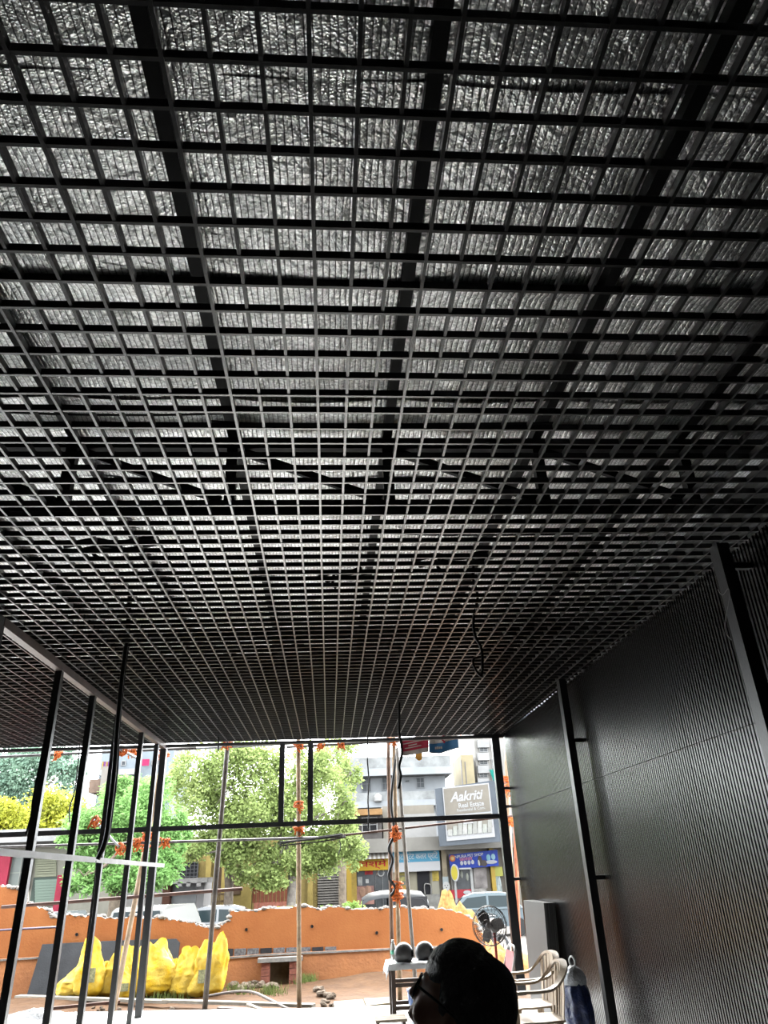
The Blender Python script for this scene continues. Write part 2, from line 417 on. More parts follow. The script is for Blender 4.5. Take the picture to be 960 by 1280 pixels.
# ================================================================== BAMBOO, PIPES, ROPES
def lashing(parent, c, ax, r, drop=.12, seed=0):
    rg = random.Random(seed); b = MB(); ax = Vector(ax).normalized(); c = Vector(c)
    for k in range(5):
        tl = Vector((rg.uniform(-.35, .35), rg.uniform(-.35, .35), rg.uniform(-.35, .35)))
        b.ring(c+ax*(k-2)*.02, r*rg.uniform(1.1, 1.5), .011, ax+tl, 14, 5)
    for k in range(3):
        q = c+Vector((rg.uniform(-.04, .04), -r, rg.uniform(-.03, .03)))
        b.tube(smooth_path([q, q+Vector((rg.uniform(-.04, .04), -.02, -drop*.5)), q+Vector((rg.uniform(-.06, .06), -.01, -drop*rg.uniform(.7, 1.3)))], 4), [.012]*8+[.006], 5)
    return b.build('rope_lashing', ROPE, parent)
def pole(name, pts, r, material, label, cat='pole', ties=(), nodes=True, group=None):
    pts = [Vector(p) for p in pts]; base = min(pts, key=lambda p: p.z)
    t = thing(name, label, cat, base, group)
    path = []
    for i in range(len(pts)-1):
        for k in range(8): path.append(pts[i].lerp(pts[i+1], k/8))
    path.append(pts[-1])
    rad = [r*(1+(.13 if nodes and i % 3 == 1 else 0)) for i in range(len(path))]
    MB().tube(path, rad, 9).build('shaft', material, t, smooth=True)
    for i, (f, rr) in enumerate(ties):
        k = f*(len(path)-1); i0 = min(int(k), len(path)-2); c = path[i0].lerp(path[i0+1], k-i0)
        lashing(t, c, path[i0+1]-path[i0], r+rr, .1, hash(label) % 97+i if False else len(label)+i*7)
    return t
GZ = -.15
YS = 12.25
def down(px0, py0, px1, py1, Y):
    "a standing pole seen through two pixels, carried down to the soil"
    a, b = P(px0, py0, Y), P(px1, py1, Y); d = b-a; return a, a+d*((GZ-.05-a.z)/d.z)
pole('bamboo_pole', down(285, 925, 256, 1262, YS), .035, mat('dark_bamboo', (.1, .08, .065), .6, 0, .4, 8), 'dark weathered bamboo pole leaning before the yellow sacks', ties=((.015, .02),))
pole('bamboo_pole', down(373, 922, 374, 1262, YS), .033, BAMBOO, 'straight tan bamboo pole with two orange lashings beside the drain opening', ties=((.03, .03), (.27, .02), (.36, .03)))
pole('bamboo_pole', down(492, 920, 500, 1245, YS), .032, BAMBOO, 'bamboo pole of a lashed pair wrapped in black cable with orange rope', ties=((.02, .03), (.4, .03), (.58, .03), (.62, .03)))
pole('bamboo_pole', down(485, 920, 491, 1242, YS+.09), .03, mat('brown_bamboo', (.2, .12, .08), .7, 0, .4, 8), 'darker brown bamboo pole lashed behind the cable-wrapped bamboo pole')
a, b_ = down(496, 935, 519, 1225, YS-.15)
pole('bamboo_pole', (a, b_), .028, mat('grey_bamboo', (.25, .22, .19), .6, 0, .3, 8), 'slim grey bamboo pole slanting down behind the helmet table')
pole('bamboo_pole', down(206, 938, 142, 1262, YS+.1), .036, mat('pale_bamboo', (.5, .36, .24), .65, 0, .25, 7), 'pale bamboo pole leaning steeply behind the partition studs', ties=((.02, .03), (.34, .03), (.375, .03)))
pole('bamboo_pole', down(632, 915, 643, 1215, YS+.15), .034, mat('pale_bamboo', (.5, .36, .24)), 'pale bamboo pole standing behind the post at the end of the fluted wall', ties=((.2, .03), (.24, .04), (.36, .03)))
pole('bamboo_pole', down(640, 915, 650, 1215, YS+.5), .03, mat('red_bamboo', (.42, .13, .06), .7, 0, .3, 8), 'reddish bamboo pole tied with orange rope outside the fluted wall', ties=((.1, .02), (.27, .03)))
pole('scaffold_pipe', (P(-40, 1060, YS-.1), P(432, 1046, YS-.1)), .018, PIPE, 'dark horizontal scaffold pipe running behind the partition studs below the transom rail', nodes=False, ties=((.44, .03), (.49, .03), (.515, .02)))
pole('scaffold_pipe', (P(360, 1052, YS-.08), P(640, 1020, YS-.08)), .016, RUST, 'rusty scaffold pipe rising toward the billboard', nodes=False, ties=((.47, .02),))
pole('scaffold_pipe', (P(2, 1134, YS+.05), P(303, 1111, YS+.05)), .024, RUST, 'short rust-brown pipe crossing low behind the partition studs', nodes=False)
pole('scaffold_pipe', (P(-40, 948, YS), P(245, 935, YS)), .02, PIPE, 'dark top scaffold pipe at the ceiling edge by the partition beam', nodes=False, ties=((.39, .02), (.66, .03), (.72, .02)))
pole('scaffold_pipe', (P(220, 937, YS+.03), P(415, 927, YS+.03)), .02, mat('silver_pipe', (.4, .42, .44), .4, .5, .2, 5), 'silvery top scaffold pipe before the big tree', nodes=False)
pole('scaffold_pipe', (P(358, 934, YS-.06), P(500, 926, YS-.06)), .022, PIPE, 'dark top scaffold pipe with orange ties between mullions and lashed bamboo pair', nodes=False, ties=((.3, .02), (.48, .02)))
pole('scaffold_pipe', (P(118, 1025, YFr+.045), P(152, 1062, YS-.13)), .016, mat('silver_pipe', (.4, .42, .44)), 'short silvery brace pipe slanting between two orange knots', nodes=False, ties=((.05, .03), (.95, .03)))
pole('scaffold_pipe', (P(150, 937, YFr+.05), P(172, 948, YS+.02)), .02, mat('silver_pipe', (.4, .42, .44)), 'silvery stub pipe with orange knot under the left ceiling edge', nodes=False, ties=((.1, .03),))
pole('scaffold_pipe', (P(-5, 1163, 15.1), P(70, 1159, 15.1)), .018, mat('purple_pipe', (.13, .1, .14), .5, .2, .2, 5), 'thin purple-grey pipe fixed along the tall end of the orange wall', nodes=False)
q = P(36, 946, YS-.05)
# cable bundle hanging on the middle pipe
pts = [P(350, 1055, YS-.17), P(372, 1052, YS-.2), P(400, 1049, YS-.2), P(428, 1045, YS-.17)]
t = thing('cable_bundle', 'black cable bundle wrapped along the scaffold pipe', 'cable', pts[0])
b = MB()
for k in range(5):
    rg = random.Random(k); o_ = Vector((0, rg.uniform(-.02, .02), rg.uniform(-.03, .03)))
    b.tube(smooth_path([p+o_+Vector((0, 0, rg.uniform(-.012, .012))) for p in pts], 5), .009, 6)
b.build('strand', CABLE, t)
for px, l in ((353, 14), (424, 16)):
    c = P(px, 1050, YS-.18); MB().tube(smooth_path([c, c+Vector((.02, 0, -.09)), c+Vector((-.01, 0, -.2))]), .007, 6).build('loose_end', CABLE, t)

def cable(pix, Y, r, label, top=True, sub=1):
    pts = [P(x, y, Y) for x, y in pix]
    if top: pts[0].z = max(pts[0].z, ZC+.01)
    path = smooth_path(pts, 5)
    return tag(MB().tube(path, r, 7).build('hanging_cable', CABLE, org=path[-1], smooth=True), label, 'cable')
c0 = cable([(587, 672), (592, 700), (591, 722), (597, 745), (592, 775), (594, 795), (602, 812), (603, 838)], 5.6, .0125, 'thick black cable hanging from the grid ceiling with a curled end near the fluted wall')
pts = [P(603, 836, 5.6), P(601, 845, 5.58), P(593, 834, 5.56), P(592, 824, 5.57), P(598, 822, 5.6)]
path = smooth_path(pts); MB().tube(path, .01, 7).build('curled_end', CABLE, c0, smooth=True)
cable([(162, 744), (158, 800), (152, 850), (146, 915), (143, 960), (138, 1005), (132, 1050), (122, 1074)], 6.3, .019, 'thickest black cable hanging among the partition studs')
cable([(164, 744), (161, 800), (155, 850), (149, 915), (147, 960), (142, 1005), (136, 1045), (128, 1066)], 6.33, .008, 'thin black cable running beside the thickest cable among the partition studs')
cable([(120, 1076), (118, 1110), (114, 1150), (108, 1185), (106, 1205)], 6.3, .003, 'hair-thin dark wire dangling below the thickest cable', top=False)
cable([(66, 868), (62, 890), (54, 935), (50, 955), (42, 995), (39, 1020), (32, 1045)], 8.0, .012, 'black cable hanging behind the first partition stud')
cable([(99, 936), (97, 960), (93, 990), (87, 1010), (87, 1028)], 11.4, .01, 'short thin black cable hanging at the left ceiling edge before the yellow-green bush')
cable([(496, 848), (499, 880), (499, 915), (502, 930), (502, 945), (499, 958), (501, 970), (498, 986)], 9.0, .016, 'wavy black cable hanging before the red and blue banner')
cable([(460, 918), (459, 945), (461, 975), (460, 1000), (461, 1020), (460, 1036)], 11.3, .011, 'straight thin black cable hanging before the white apartment block')
cable([(273, 900), (273, 915), (273, 938)], 11.0, .012, 'very short black cable stub hanging at the ceiling edge before the big tree')
# black cable wound down the bamboo pair
pts = [P(x, y, YS-.06) for x, y in ((496, 940), (489, 1000), (493, 1040), (486, 1060), (491, 1075), (486, 1095), (494, 1110), (488, 1120))]
path = smooth_path(pts); tag(MB().tube(path, .022, 7).build('wound_cable', CABLE, org=path[-1], smooth=True), 'black cable wound down the lashed bamboo pair', 'cable')
# scraps lying on top of the grid
def scrap(x, y, Y, dx, label):
    c = P(x, y, Y); c.z = ZC+.12; b = MB(); rg = random.Random(x)
    pts = [c+Vector((-dx, 0, 0)), c+Vector((-dx*.4, .02, .05)), c+Vector((dx*.2, 0, .02)), c+Vector((dx, -.03, .06))]
    b.tube(smooth_path(pts), .02, 7); b.tube(smooth_path([p+Vector((.05, .03, -.03)) for p in pts[::-1]]), .014, 6)
    b.tube(smooth_path([c+Vector((-dx*.3, 0, .02)), c+Vector((-dx*.35, 0, -.05)), c+Vector((-dx*.2, .01, -.085))]), .012, 6)
    tag(b.build('cable_coil', CABLE, org=c), label, 'cable')
scrap(425, 690, 5.0, .16, 'small dark cable scrap lying on the grid ceiling before the truss')
scrap(560, 660, 4.7, .28, 'long dark cable scrap resting on the grid where the thick cable drops')
scrap(150, 600, 4.4, .3, 'dark cable loop resting on the grid above the left partition')
for i, (pa, zz) in enumerate((([(0, 440), (90, 470), (200, 505), (300, 530)], .42), ([(260, 520), (330, 545), (470, 560), (700, 565)], .5), ([(480, 615), (560, 640), (700, 630), (860, 650)], .2))):
    pts = [P(x, y, 3.3 if i == 0 else 3.5 if i == 1 else 4.4) for x, y in pa]
    for k, p in enumerate(pts): p.z = ZC+zz-.02*math.sin(math.pi*k/3)
    path = smooth_path(pts)
    tag(MB().tube(path, .007, 6).build('ceiling_wire', CABLE, org=path[0]), ['black wire strung under the foil at the left of the truss', 'black wire strung before the truss top chord', 'black wire sagging behind the truss bottom chord'][i], 'wire')

ALB = .5
# ================================================================== FURNITURE AND LOOSE THINGS INSIDE
def plastic_chair(loc, rz, label, slats=True, material=None):
    M_ = material or CHAIRP
    t = thing('plastic_chair', label, 'chair', loc, rz=rz)
    L = dict(local=True)
    # seat: shallow dished shell
    vs = []; n = 10
    for lay in (0, 1):
        for i in range(n+1):
            for j in range(n+1):
                u, v = i/n-.5, j/n-.5
                wdt = .44-.05*(v < 0)*abs(v)*2
                z = .43-.03*(1-4*u*u)*(1-2*abs(v))-(.03*max(0, v-.35)/.15)-lay*.014
                vs.append((u*wdt, v*.43, z))
    k = (n+1)**2
    fs = [(i*(n+1)+j, (i+1)*(n+1)+j, (i+1)*(n+1)+j+1, i*(n+1)+j+1) for i in range(n) for j in range(n)]
    fs += [(k+i*(n+1)+j, k+i*(n+1)+j+1, k+(i+1)*(n+1)+j+1, k+(i+1)*(n+1)+j) for i in range(n) for j in range(n)]
    rim = [i*(n+1) for i in range(n+1)]+[n*(n+1)+j for j in range(1, n+1)]+[i*(n+1)+n for i in range(n-1, -1, -1)]+[j for j in range(n-1, 0, -1)]
    fs += [(rim[i], rim[(i+1) % len(rim)], k+rim[(i+1) % len(rim)], k+rim[i])[::-1] for i in range(len(rim))]
    MB().add(vs, fs).build('seat', M_, t, smooth=True, **L)
    MB().bbox(-.22, .22, .17, .215, .345, .42).build('seat_apron', M_, t, **L)
    # arms that run up into the curved top of the back
    half = [(-.255, .2, .40), (-.262, .2, .62), (-.262, .16, .645), (-.26, 0, .645), (-.25, -.12, .66), (-.235, -.2, .72), (-.19, -.255, .79), (-.1, -.275, .825)]
    path = half+[(0, -.28, .832)]+[(-x, y, z) for x, y, z in half[::-1]]
    path = smooth_path(path, 4)
    b = MB(); vs = []; kk = len(path)
    for i, p in enumerate(path):
        tg = (path[min(i+1, kk-1)]-path[max(i-1, 0)]).normalized()
        out = Vector((p.x, p.y+.05, 0)).normalized() if abs(p.z-.4) > .01 or True else Vector((1, 0, 0))
        out = (out-tg*out.dot(tg)).normalized(); up = tg.cross(out)
        a_, c_ = .03, .01
        for sa, sc in ((-1, -1), (1, -1), (1, 1), (-1, 1)): vs.append(p+out*a_*sa+up*c_*sc)
    fs = [(i*4+q, (i+1)*4+q, (i+1)*4+(q+1) % 4, i*4+(q+1) % 4) for i in range(kk-1) for q in range(4)]+[(0, 1, 2, 3), (kk*4-1, kk*4-2, kk*4-3, kk*4-4)]
    b.add(vs, fs).build('armrest_frame', M_, t, **L)
    # back: curved slats
    ns = 7
    for i in range(ns):
        u = (i-(ns-1)/2)/((ns-1)/2)
        xb, xt = .17*u, .2*u
        yb = -.2-.02*(1-u*u); ytp = -.27+.03*u*u; zt = .82-.06*u*u
        b = MB(); b.beam((xb, yb, .415), (xt*.97, (yb+ytp)/2-.006, .6), .034 if slats else .06, .007, (0, 1, 0)); b.beam((xt*.97, (yb+ytp)/2-.006, .6), (xt*.95, ytp, zt), .036 if slats else .066, .007, (0, 1, 0))
        b.build('back_slat', M_, t, **L)
    # legs: tapering L-shaped
    for sx in (-1, 1):
        for sy in (-1, 1):
            b = MB(); tp = Vector((sx*.215, sy*.19, .42)); bt = Vector((sx*.255, sy*.235, 0))
            for dx, dy in ((1, .18), (.18, 1)):
                w0, w1 = .055, .034
                vs = []
                for p, w_ in ((tp, w0), (bt, w1)):
                    ax, ay = (w_*dx, w_*dy)
                    ax, ay = max(ax, .01), max(ay, .01)
                    vs += [p+Vector((0, 0, 0)), p+Vector((-sx*ax, 0, 0)), p+Vector((-sx*ax, -sy*ay, 0)), p+Vector((0, -sy*ay, 0))]
                f = [(0, 1, 2, 3), (7, 6, 5, 4), (0, 4, 5, 1), (1, 5, 6, 2), (2, 6, 7, 3), (3, 7, 4, 0)]
                if sx*sy > 0: f = [q[::-1] for q in f]
                b.add(vs, f)
            b.build('leg', M_, t, **L)
    return t
plastic_chair((1.74, 7.26, 0), math.radians(88), 'cream plastic armchair with slatted back standing beside the blue bag')
plastic_chair((1.86, 7.95, 0), math.radians(94), 'cream plastic armchair with closed patterned back beside the grey board block', slats=False)

# blue bag in clear plastic
c = Vector((2.46, 8.4, 0)); t = thing('bedding_bag', 'dark blue bundle in clear plastic bag with looped handle beside cream chairs', 'bag', c)
def wr_(q, d):
    n_ = mnoise.noise(q*9)*.02; f = 1+.1*math.sin(8*math.atan2(d.y, d.x)+q.z*7)
    return Vector((q.x*f+n_, q.y*f+n_, q.z))
MB().ell(c+Vector((0, 0, .29)), (.12, .15, .29), 28, 20, fn=lambda q, d: wr_(Vector((q.x*min(1.15, (1-abs(d.z)**6)*1.2/max(.25, math.sqrt(max(0, 1-d.z*d.z)))), q.y*min(1.15, (1-abs(d.z)**6)*1.2/max(.25, math.sqrt(max(0, 1-d.z*d.z)))), q.z)), d)).build('bundle', mat('navy_wrap', (.025, .04, .12), .28, 0, .5, 14, .8, 22), t, smooth=True)
MB().lathe([(.115, .5), (.12, .55), (.1, .6), (.06, .64), (.035, .66)], c, 18).build('clear_top', mat('clear_plastic', (.42, .45, .5), .2, 0, .25, 20, .8, 30), t, smooth=True)
MB().ring(c+Vector((0, 0, .695)), .045, .009, (1, .4, 0), 16, 6).build('handle', mat('bag_handle', (.7, .7, .7), .4), t, smooth=True)

# block of grey boards leaning on the wall
c = Vector((2.66, 10.3, 0)); t = thing('board_stack', 'block of grey boards standing upright against the fluted wall', 'boards', c)
g1 = mat('grey_board', (.075, .078, .078), .45, 0, .08, 2); Mx = Matrix.Rotation(math.radians(2.5), 3, 'Y')
for k in range(5):
    MB().box(c+Vector((-.06+k*.028, 0, .585)), (.026, 1.02-(k % 2)*.01, 1.16), Mx).build('board', g1 if k == 0 else mat('shaded_board', (.03, .03, .03), .6), t)  # other boards darker: shade of the block's near side put into colour

# low table with helmets and bottle
tx, ty = 1.05, 10.45; TH = .57
t = thing('wooden_table', 'low dark wooden table under a white sheet by the opening', 'table', (tx, ty, 0))
WD = mat('dark_wood', (.05, .03, .022), .6, 0, .4, 8)
for sx in (-1, 1):
    for sy in (-1, 1): MB().bbox(tx+sx*.28-.025, tx+sx*.28+.025, ty+sy*.2-.025, ty+sy*.2+.025, 0, TH-.03).build('leg', WD, t)
for sy in (-1, 1):
    MB().bbox(tx-.255, tx+.255, ty+sy*.2-.015, ty+sy*.2+.015, .1, .14).build('stretcher', WD, t)
    MB().bbox(tx-.255, tx+.255, ty+sy*.2-.015, ty+sy*.2+.015, .33, .37).build('stretcher', WD, t)
MB().bbox(tx-.33, tx+.33, ty-.25, ty+.25, TH-.03, TH).build('tabletop', WD, t)
vs = []; n = 18
for i in range(n+1):
    for j in range(n+1):
        x, y = (i/n-.5)*.86, (j/n-.5)*.64
        ox, oy = max(0, abs(x)-.34), max(0, abs(y)-.26)
        z = TH+.004-1.1*(ox+oy)+.006*mnoise.noise((x*9, y*9, 2))*(1 if ox+oy == 0 else 2)+.005
        vs.append((tx+math.copysign(min(abs(x), .34+ox*.35), x), ty+math.copysign(min(abs(y), .26+oy*.35), y), z))
tag(MB().add(vs, [(i*(n+1)+j, (i+1)*(n+1)+j, (i+1)*(n+1)+j+1, i*(n+1)+j+1) for i in range(n) for j in range(n)]).build('table_sheet', mat('white_sheet', (.72, .75, .78), .5, 0, .12, 10, .3, 30), org=(tx, ty, TH), smooth=True), 'crumpled white sheet draped over the low wooden table', 'sheet')
def helmet(x, y, rz, label, col, sc=1):
    t = thing('helmet', label, 'helmet', (x, y, TH+.012), rz=rz); L = dict(local=True)
    def f(q, d): return Vector((q.x, q.y*(1.08 if d.y < 0 else 1), q.z if d.z > -.55 else -.55*.13*sc))
    MB().ell((0, 0, .075*sc), (.105*sc, .125*sc, .13*sc), 20, 14, fn=f).build('shell', mat('helmet_'+label[:4], col, .35, 0, .05, 5), t, smooth=True, **L)
    b = MB(); vs = []
    for i in range(9):
        a = math.radians(20+140*i/8)
        for z in (.05*sc, .12*sc): vs.append((.11*sc*math.cos(a), (.131*sc if z < .1 else .122*sc)*math.sin(a), z))
    b.add(vs, [(2*i, 2*i+1, 2*i+3, 2*i+2) for i in range(8)]).build('visor', mat('visor_black', (.01, .01, .012), .12), t, smooth=True, **L)
    return t
helmet(.92, 10.35, math.radians(-60), 'dull grey helmet with dark visor near the table corner', (.06, .06, .063))
helmet(1.2, 10.5, math.radians(-75), 'paler grey helmet behind the man, at the back of the table', (.1, .1, .1), .95)
c = Vector((.8, 10.5, TH+.01)); t = thing('water_bottle', 'clear water bottle with green label on the white sheet', 'bottle', c)
MB().lathe([(.028, 0), (.032, .02), (.032, .07), (.03, .1), (.032, .13), (.03, .16), (.012, .2), (.012, .21)], c, 14).build('body', mat('bottle_clear', (.8, .88, .9), .1, 0, 0, 4, 0, 20, .5, None, .6), t, smooth=True)
MB().lathe([(.0328, .07), (.0328, .115)], c, 14).build('label', mat('bottle_label', (.1, .45, .3), .5), t, smooth=True)
MB().lathe([(.015, .205), (.015, .228)], c, 12).build('cap', mat('bottle_cap', (.75, .8, .82), .4), t)
c = Vector((1.08, 10.62, 0)); t = thing('paint_bucket', 'small blue bucket under the wooden table', 'bucket', c)
MB().lathe([(.09, 0), (.115, .24), (.122, .24), (.122, .26), (.105, .26), (.085, .02)], c, 18).build('body', mat('blue_plastic', (.05, .12, .35), .4), t, smooth=True)
b = MB(); b.tube(smooth_path([c+Vector((-.12, 0, .25)), c+Vector((-.07, -.08, .2)), c+Vector((.07, -.08, .2)), c+Vector((.12, 0, .25))]), .004, 6); b.build('handle', PIPE, t)
# low wooden stool
c = PZ(488, 1272, .16); c.z = 0; t = thing('low_stool', 'low wooden stool of pale planks on the floor', 'stool', c)
for k in range(3): MB().bbox(c.x-.17, c.x+.17, c.y-.16+k*.11, c.y-.06+k*.11, .14, .165).build('plank', PLANK, t)
for sx in (-1, 1): MB().bbox(c.x+sx*.14-.015, c.x+sx*.14+.015, c.y-.14, c.y+.14, 0, .14).build('side_board', WD, t)
path = smooth_path([PZ(511, 1262, .02), PZ(513, 1268, .008), PZ(518, 1275, .008), PZ(523, 1284, .008)])
tag(MB().tube(path, .006, 6).build('floor_cable', CABLE, org=path[0]), 'thin black cable lying on the floor beside the table leg', 'cable')

# pedestal fan
c = P(612, 1157, 9.6); t = thing('pedestal_fan', 'pedestal fan with wire cage before the orange wall', 'fan', (c.x, c.y, 0))
FM = mat('fan_steel', (.1, .09, .09), .45, .4, .2, 6); ax = Vector((-.55, -.8, .05)).normalized(); u = ax.orthogonal().normalized(); v = ax.cross(u)
b = MB()
for k, (R_, d) in enumerate(((.205, 0), (.2, .045), (.13, .075), (.06, .085), (.2, -.05), (.12, -.08))): b.ring(c+ax*d, R_, .0035 if k else .006, ax, 36, 5)
for i in range(24):
    a = 2*math.pi*i/24; e = u*math.cos(a)+v*math.sin(a)
    b.tube([c+e*.03+ax*.087, c+e*.13+ax*.075, c+e*.2+ax*.045, c+e*.205], .002, 4)
    b.tube([c+e*.205, c+e*.2-ax*.05, c+e*.12-ax*.08, c+e*.05-ax*.1], .002, 4)
b.build('cage', FM, t)
for i in range(3):
    a = 2*math.pi*i/3+.5; b = MB(); vs = []
    for k in range(6):
        r_ = .03+.15*k/5; wdt = .03+.05*math.sin(math.pi*(k+.6)/6.5)
        for s_ in (-1, 1):
            aa = a+s_*wdt/(r_+.03); e = u*math.cos(aa)+v*math.sin(aa); vs.append(c+e*r_+ax*(s_*.014))
    b.add(vs, [(2*k, 2*k+1, 2*k+3, 2*k+2) for k in range(5)]); b.add([Vector(q)+ax*.004 for q in vs], [(2*k, 2*k+2, 2*k+3, 2*k+1) for k in range(5)])
    b.build('blade', mat('fan_blade', (.05, .045, .045), .4), t, smooth=True)
MB().lathe([(.02, .05), (.035, .04), (.04, 0), (.075, -.06), (.08, -.14), (.06, -.19), (.02, -.2)], c, 18, Matrix((u, v, ax)).transposed()).build('motor', FM, t, smooth=True)
MB().tube([c-ax*.12+Vector((0, 0, -.06)), Vector((c.x-ax.x*.12, c.y-ax.y*.12, c.z-.2)), Vector((c.x-ax.x*.1, c.y-ax.y*.1, .03))], [.022, .016, .018], 10).build('pole', mat('fan_red', (.45, .05, .04), .45), t, smooth=True)
MB().lathe([(.19, 0), (.19, .02), (.05, .045), (.02, .05)], (c.x-ax.x*.1, c.y-ax.y*.1, 0), 22).build('base', FM, t, smooth=True)
# pink and white folding chair behind the man
c = P(639, 1200, 9.0); t = thing('folding_chair', 'folding chair with pink back panel and white tube frame behind the man', 'chair', (c.x, c.y+.2, 0))
b = MB(); cx, cy = c.x, c.y+.05
WT = mat('white_tube', (.75, .73, .72), .35)
for s_ in (-1, 1):
    MB().tube(smooth_path([(cx+s_*.03-.3, cy+s_*.2+.1, 0), (cx+s_*.0-.1, cy+s_*.2, .4), (cx+.01, cy+s_*.19, .72), (cx+.03, cy+s_*.13, .8), (cx+.03, cy, .81)]), .012, 8).build('back_tube', WT, t, smooth=True)
    MB().tube([(cx+.12, cy+s_*.18, 0), (cx-.1, cy+s_*.18, .4), (cx-.33, cy+s_*.18, .42)], .011, 8).build('seat_tube', WT, t, smooth=True)
PK = mat('pink_panel', (.7, .25, .26), .5, 0, .1, 6)
MB().box((cx-.01, cy, .65), (.012, .36, .22), Matrix.Rotation(math.radians(10), 3, 'Y')).build('back_panel', PK, t)
MB().box((cx-.21, cy, .425), (.3, .34, .014)).build('seat_panel', PK, t)

# ================================================================== THE MAN
hx, hy, hz = .292, 1.92, EYE-.286     # head centre
t = thing('person', 'man with thick black hair and glasses seen from behind in dark clothes', 'person', (hx+.06, hy, 0))
yawf = math.radians(158)               # faces the left, a little away
Mh = Matrix.Rotation(yawf, 3, 'Z') @ Matrix.Rotation(math.radians(-30), 3, 'Y')   # local +x is the face, head tipped back
hc = Vector((hx, hy, hz))
def cap_(b, p, q, r0, r1, n=12, k=7):
    p, q = Vector(p), Vector(q)
    for i in range(k+1):
        f = i/k; b.ell(p.lerp(q, f), [r0+(r1-r0)*f]*3, n, 7)
b = MB()
def headf(q, d):
    x, y, z = q
    if d.z < 0: x = x*(1-.1*d.z*d.z) + (.012*(-d.z) if d.x > 0 else .02*d.z); y *= 1-.28*d.z*d.z
    return Vector((x, y, z))
b.ell(hc, (.098, .076, .115), 26, 18, Mh, headf)
for q, R_ in (((.1, 0, -.012), (.017, .012, .022)), ((.106, 0, -.026), (.016, .017, .013)), ((.078, 0, -.1), (.022, .024, .016)), ((.09, 0, .022), (.014, .045, .011)), ((.092, 0, -.066), (.013, .024, .007)), ((.092, 0, -.055), (.012, .022, .006))):
    b.ell(hc+Mh @ Vector(q), R_, 10, 7, Mh)
for s_ in (-1, 1):
    b.ell(hc+Mh @ Vector((-.004, s_*.078, -.012)), (.02, .008, .032), 10, 8, Mh)      # ear
    b.ell(hc+Mh @ Vector((.07, s_*.04, -.04)), (.022, .022, .024), 8, 6, Mh)           # cheek
neck = Vector((hx+.045, hy-.005, hz-.165)); fw = Vector((math.cos(yawf), math.sin(yawf), 0)); sd_ = Vector((-fw.y, fw.x, 0))
cap_(b, hc+Mh @ Vector((-.025, 0, -.06)), neck, .058, .062)
chest = neck-Vector((0, 0, .17))-fw*.02; waist = Vector((hx+.07, hy, .86)); hip = Vector((hx+.07, hy, .74))
cap_(b, neck-Vector((0, 0, .05)), chest, .075, .13); cap_(b, chest, waist, .135, .125); cap_(b, waist, hip, .125, .14)
for s_ in (-1, 1):
    sh = neck-Vector((0, 0, .085))+sd_*s_*.195; el = sh+Vector((0, 0, -.27))+sd_*s_*.04-fw*.03; wrp = el+Vector((0, 0, -.2))+fw*.12
    cap_(b, neck-Vector((0, 0, .07))+sd_*s_*.05, sh, .075, .07); cap_(b, chest+sd_*s_*.07, waist+sd_*s_*.045, .115, .105); cap_(b, sh, el, .056, .044); cap_(b, el, wrp, .043, .03)
    cap_(b, wrp, wrp+fw*.03+Vector((0, 0, -.06)), .03, .032, 10, 3)
    for k in range(4):
        o_ = wrp+fw*.05+Vector((0, 0, -.075))+(fw*.5-sd_*s_*.2+Vector((0, 0, .2)))*(.018*(k-1.5))*1.6
        l = (.05, .058, .055, .042)[k]; kn = o_+Vector((0, 0, -l*.55))+fw*.012
        cap_(b, o_, kn, .0085, .008, 8, 3); cap_(b, kn, kn+Vector((0, 0, -l*.5))-fw*.006, .008, .0065, 8, 3)
    th_ = wrp+fw*.055-sd_*s_*.025+Vector((0, 0, -.03)); cap_(b, th_, th_+fw*.03+Vector((0, 0, -.035)), .01, .0085, 8, 3)
    hp = hip+sd_*s_*.085+Vector((0, 0, -.03)); kn = Vector((hp.x, hp.y, .41))+sd_*s_*.02+fw*.05; an = Vector((hp.x, hp.y, .08))+sd_*s_*.03-fw*.01
    cap_(b, hp, kn, .088, .06); cap_(b, kn, an, .057, .04); cap_(b, an+Vector((0, 0, -.045))-fw*.02, an+fw*.15+Vector((0, 0, -.05)), .035, .03)
body = b.build('body', None, None, org=(0, 0, 0))
md = body.modifiers.new('remesh', 'REMESH'); md.mode = 'VOXEL'; md.voxel_size = .007
ms = body.modifiers.new('smooth', 'SMOOTH'); ms.factor = .5; ms.iterations = 4
dg = bpy.context.evaluated_depsgraph_get(); me = bpy.data.meshes.new_from_object(body.evaluated_get(dg)); bpy.data.objects.remove(body)
me.transform(Matrix.Translation(-Vector(t['_o']))); me.materials.clear()
for M_ in (SKIN, CLOTH, mat('dark_trousers', (.02, .022, .03), .9, 0, .2, 6), mat('shoe_leather', (.015, .012, .01), .5)): me.materials.append(M_)
o0 = Vector(t['_o'])
for p_ in me.polygons:
    c = p_.center+o0; p_.use_smooth = True
    dh = ((c-neck)-fw*(c-neck).dot(fw)-sd_*(c-neck).dot(sd_)).z
    armd = abs((c-neck).dot(sd_))
    fore = armd > .15 and c.z < neck.z-.3 and ((c-neck).dot(fw) > .03 or armd > .19) and c.z > .45
    p_.material_index = 0 if dh > -.03 or fore else 3 if c.z < .085 else 2 if c.z < .78 else 1
body = bpy.data.objects.new('body', me); COL.objects.link(body); body.parent = t; body['_o'] = tuple(o0)
